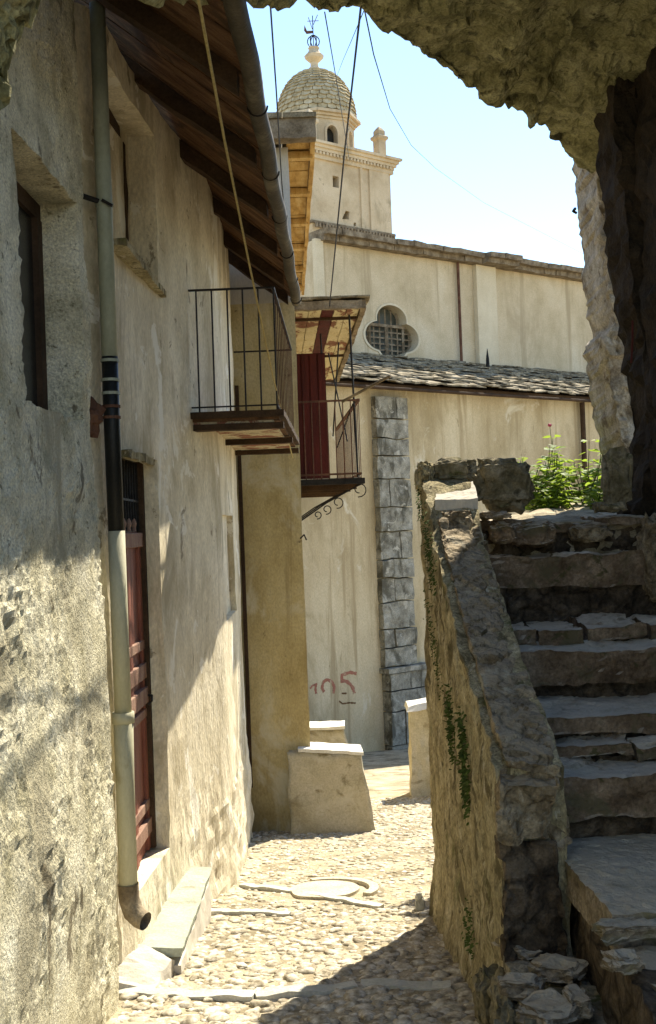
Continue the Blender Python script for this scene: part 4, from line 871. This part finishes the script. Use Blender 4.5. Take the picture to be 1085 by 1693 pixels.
p = W(820, 852, 7.05); stone(p, (.10, .10, .03), 'slab', 'thin bright flat stone at the left of the highest step', seed=12, name='flat_stone', cat='stone')
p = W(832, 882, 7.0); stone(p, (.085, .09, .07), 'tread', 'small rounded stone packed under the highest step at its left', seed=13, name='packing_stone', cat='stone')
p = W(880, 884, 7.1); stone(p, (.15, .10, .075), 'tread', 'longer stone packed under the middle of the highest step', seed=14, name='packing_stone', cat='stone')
p = W(975, 880, 7.2); stone(p, (.13, .10, .06), 'parapet', 'dark stone packed under the highest step near the pier', seed=15, name='packing_stone', cat='stone')
p = W(1008, 838, 7.3); stone(p, (.10, .08, .04), 'boulder', 'small mossy stone on the landing against the dark pier', seed=16, name='flat_stone', cat='stone')
p = W(1020, 790, 7.32); stone(p, (.10, .07, .20), 'boulder', 'upright mossy rock leaning on the pier right of the plants', seed=17, name='upright_rock', cat='rock')
p = W(1078, 925, 6.95); stone(p, (.07, .14, .27), 'parapet', 'upright brown slab leaning at the right end of the upper steps', seed=18, name='leaning_slab', cat='slab')
p = W(703, 790, 7.1); stone(p, (.06, .10, .10), 'stairwall', 'crumbling lump at the far top corner of the stair wall', seed=19, name='wall_stone', cat='stone')
p = W(870, 1300, 4.9); stone((.83, 4.80, .32), (.07, .09, .08), 'parapet', 'small broken stone against the steps above the brown block', seed=21, name='wall_stone', cat='stone')

# ================================================================== SMALL THINGS IN THE LANE
p = W(697, 1500, 7.5); stone((p.x - .02, 7.35, gz(7.35) + .05), (.035, .04, .085), 'kerb', 'small upright stone at the far foot of the stair wall', seed=22, name='guard_stone', cat='stone', sub=3)
def kerb(px0, py0, px1, py1, wd, label, h=.022, seed=0):
    def gp(px, py):
        d = dir_world((px - 542.5) / F, (846.5 - py) / F); t = 1.0
        t = (EYE) / (-d.z - .12 * d.y); return Vector((0, 0, EYE)) + d * t
    a, b = gp(px0, py0), gp(px1, py1); n = Vector((-(b - a).y, (b - a).x, 0)).normalized() * wd / 2; z = Vector((0, 0, h + .016)); dn = Vector((0, 0, -.03))
    n = n if n.y > 0 else -n
    g = MB(); g.hexa([a - n + dn, b - n + dn, b + n + dn, a + n + dn, a - n + z, b - n + z, b + n + z, a + n + z], .022); g.rough(.010, 7, seed, 3)
    g.build('paving_strip', 'kerb', label=label, cat='paving stone', group='long paving strips across the lane')
kerb(192, 1650, 420, 1655, .075, 'left piece of the long stone strip crossing the lane nearest the viewer', seed=1)
kerb(424, 1655, 590, 1640, .075, 'middle piece of the long stone strip crossing the lane nearest the viewer', seed=2)
kerb(594, 1638, 745, 1640, .075, 'shaded right piece of the long stone strip crossing the lane nearest the viewer', seed=3)
kerb(348, 1514, 480, 1518, .05, 'short stone strip in the cobbles beside the doorstep slab', seed=4)
kerb(400, 1470, 500, 1482, .05, 'left stone strip touching the round flat stone', seed=5)
kerb(505, 1484, 632, 1506, .055, 'right stone strip running past the round flat stone', seed=6)
# round flat stone with a crescent of stone round it
cxr, cyr = -.215, 8.08
g = MB(); g.plate([(cxr + (.245 + .02 * noise.noise(Vector((math.cos(t_) * 2, math.sin(t_) * 2, 1)))) * math.cos(t_), cyr + (.30 + .03 * noise.noise(Vector((math.cos(t_) * 2, math.sin(t_) * 2, 5)))) * math.sin(t_)) for t_ in [2 * math.pi * k / 40 for k in range(40)]], [], lambda u, v, w_: (u, v, gz(v) + w_), .0, .036)
g.build('round_stone', 'white_earth', label='large round flat stone set in the middle of the lane', cat='paving stone', bevel=.008)
g = MB(); arc = [math.radians(a) for a in range(-35, 116, 6)]
g.plate([(cxr + .03 + .35 * math.cos(t_), cyr + .42 * math.sin(t_)) for t_ in arc] + [(cxr + .03 + .285 * math.cos(t_), cyr + .34 * math.sin(t_)) for t_ in reversed(arc)], [], lambda u, v, w_: (u, v, gz(v) + w_), .0, .040)
g.build('crescent_stone', 'white_earth', label='pale crescent of stone curving behind the round flat stone', cat='paving stone', bevel=.008)
# low wall end with whitewashed cap
g = MB(); g.hexa([(.70, 13.55, -1.75), (2.4, 13.55, -1.75), (2.4, 14.0, -1.8), (.70, 14.0, -1.8), (.72, 13.62, -.62), (2.4, 13.62, -.45), (2.4, 13.95, -.45), (.72, 13.95, -.62)], .06); lw = thing('low_wall', 'low stained wall end with bright whitewashed cap beyond the stair wall', 'low wall', (1.4, 13.8, -1.7)); g.rough(.02, 4, 2, 4).build('wall', 'buttress', lw)
g = MB(); g.hexa([(.68, 13.5, -.61), (2.4, 13.5, -.44), (2.4, 14.02, -.44), (.68, 14.02, -.61), (.70, 13.55, -.55), (2.4, 13.6, -.28), (2.4, 13.95, -.28), (.70, 13.95, -.55)], .06); g.rough(.012, 5, 3).build('cap', 'white_stone', lw)

# ================================================================== PLANTS
def leaf(mb, p, d, n, l, wd):
    d = d.normalized(); s_ = d.cross(n).normalized(); n = s_.cross(d).normalized()
    P = [p, p + d*l*.3 + s_*wd*.5 + n*l*.04, p + d*l*.65 + s_*wd*.42, p + d*l - n*l*.10, p + d*l*.65 - s_*wd*.42, p + d*l*.3 - s_*wd*.5 + n*l*.04, p + d*l*.5 - n*l*.03]
    mb.add(P, [(0, 1, 6), (1, 2, 6), (2, 3, 6), (3, 4, 6), (4, 5, 6), (5, 0, 6)])
def plant(px, py, Y, h, n, label, seed, size=.12, lean=.2, name='leafy_plant', cat='plant', grp='leafy plants at the head of the stairs'):
    rr = random.Random(seed); b = W(px, py, Y); e = thing(name, label, cat, b, grp)
    lf = MB(); stm = MB()
    for i in range(n):
        a = rr.uniform(0, 6.28); q = b + Vector((rr.uniform(-.14, .14), rr.uniform(-.15, .15), -.06)); hh = h * rr.uniform(.55, 1.0); tip = q + Vector((math.cos(a) * lean * hh, math.sin(a) * lean * hh, hh)); pts = []
        for k in range(7):
            t = k / 6; pts.append(q.lerp(tip, t) + Vector((.02 * math.sin(3 * t + a), 0, .02 * t)))
        stm.tube(pts, [.006 - .0006 * k for k in range(7)], 5)
        for k in range(1, 7):
            for s2 in range(3):
                aa = a + k * 1.3 + s2 * 2.1 + rr.uniform(-.4, .4); dd = Vector((math.cos(aa), math.sin(aa), rr.uniform(-.35, .35))); o_ = pts[k] + dd * .02
                leaf(lf, o_, dd, Vector((rr.uniform(-.4, .4), rr.uniform(-.4, .4), 1)), size * rr.uniform(.35, 1.3) * (1.1 - .5 * k / 6), size * rr.uniform(.4, .7))
    lf.build('foliage', 'leaf', e); stm.build('stem', 'moss', e)
plant(915, 828, 9.7, .58, 7, 'tallest plant of the clump, upright in the middle', 1)
plant(880, 826, 9.5, .32, 8, 'low bright green plant beside the mossy boulder', 2, .11, .5)
plant(955, 826, 9.8, .46, 9, 'bushy plant right of the tallest stem', 3, .12, .4)
plant(985, 822, 9.8, .54, 9, 'bushy dark green plant against the broken jamb', 4, .12, .35)
plant(935, 830, 9.3, .30, 8, 'low leafy plant in front of the tallest stem', 5, .11, .5)
plant(900, 830, 9.5, .40, 8, 'medium plant just left of the tallest stem', 7, .11, .4)
plant(872, 830, 9.2, .16, 7, 'lowest sprawling plant nearest the mossy boulder', 8, .09, .7)
plant(1000, 834, 9.0, .16, 7, 'low sprawling plant at the foot of the broken jamb', 9, .09, .7)
plant(862, 800, 9.6, .26, 6, 'small plant peeping over the mossy boulder', 6, .09, .5)
fb = W(914, 800, 9.7); ft_ = W(909, 703, 9.7); fl = thing('pink_flower', 'single pink flower on a thin stalk above the green plants', 'flower', fb)
MB().blob(ft_, (.017, .017, .014), 2, .3, 1).build('petals', 'pink', fl)
MB().tube([fb, fb.lerp(ft_, .5) + Vector((.015, 0, 0)), ft_], [.004, .003, .002], 5).build('stalk', 'moss', fl)
def moss(px0, py0, px1, py1, n, label, seed, sp=.03, sz=.02, X=None):
    rr = random.Random(seed); e = MB()
    for i in range(n):
        t = rr.random(); px, py = px0 + (px1 - px0) * t, py0 + (py1 - py0) * t
        d = dir_world((px - 542.5) / F, (846.5 - py) / F); Yt = (XL + .19) / (d.x + .04); Yt = min(max(Yt, 4.8), 7.12); p = W(px, py, Yt)
        p.x = XL + .02 - .04 * (p.y - 5) - rr.uniform(-.004, .018); p += Vector((0, rr.gauss(0, sp * 1.6), rr.gauss(0, sp)))
        dd = Vector((-rr.uniform(.3, 1), rr.uniform(-1, .2), rr.uniform(-.9, .5))); leaf(e, p, dd, Vector((-.3, -.3, 1)), sz * rr.uniform(.5, 1.4), sz * .7)
    e.build('moss_tuft', 'moss', label=label, cat='moss', kind='stuff')
moss(757, 1185, 765, 1330, 420, 'longest trailing green tuft low on the stair wall', 1, .04, .026)
moss(735, 1150, 742, 1240, 260, 'green tuft left of the trailing one on the stair wall', 2, .05, .024)
moss(700, 1000, 722, 1130, 200, 'thin green streak at mid height of the stair wall', 3, .05, .018)
moss(697, 860, 712, 960, 260, 'green tuft high on the stair wall below the boulders', 4, .06, .022)
moss(684, 790, 690, 850, 120, 'green fringe on the far top corner of the stair wall', 5, .05, .02)
moss(770, 1520, 765, 1560, 100, 'small moss patch at the foot of the stair wall', 6, .06, .02)

# ================================================================== CABLES
def wire(pts, r, m, name, label, cat, sag=.0):
    P = [W(*p) for p in pts]; Q = []
    for a, b in zip(P, P[1:]):
        for i in range(12): t = i / 12; Q.append(a.lerp(b, t) - Vector((0, 0, sag * 4 * t * (1 - t))))
    Q.append(P[-1]); MB().tube(Q, r, 6).build(name, m, label=label, cat=cat)
wire([(597, 10, 6.2), (570, 250, 8.6), (545, 508, 12.0)], .0065, 'cable', 'cable', 'thickest dark cable dropping from the vault edge to the balcony canopy', 'cable')
wire([(447, 5, 5.5), (457, 150, 6.5), (466, 300, 8.0), (483, 500, 11.0)], .0045, 'cable', 'cable', 'dark cable passing left of the dome down to the gutter end', 'cable')
wire([(537, 20, 6.0), (556, 130, 9), (577, 260, 16)], .0035, 'cable', 'cable', 'thin cable crossing the sky between dome and thickest cable', 'cable')
wire([(602, 12, 6.3), (618, 90, 8), (645, 180, 12), (680, 240, 18), (720, 278, 26), (800, 335, 40), (965, 420, 62)], .0045, 'cable', 'cable', 'thin slack cable curving across the open sky right of the dome', 'cable')
wire([(603, 15, 6.3), (580, 70, 9), (567, 100, 13), (548, 150, 34)], .003, 'cable', 'cable', 'short faint cable slanting left beside the thickest one', 'cable')
wire([(325, -20, 3.4), (372, 235, 4.6), (411, 430, 5.8), (450, 615, 7.4), (484, 757, 10.5)], .0055, 'cord', 'cord', 'yellowish cord hanging in front of the eaves and iron balcony', 'cord')
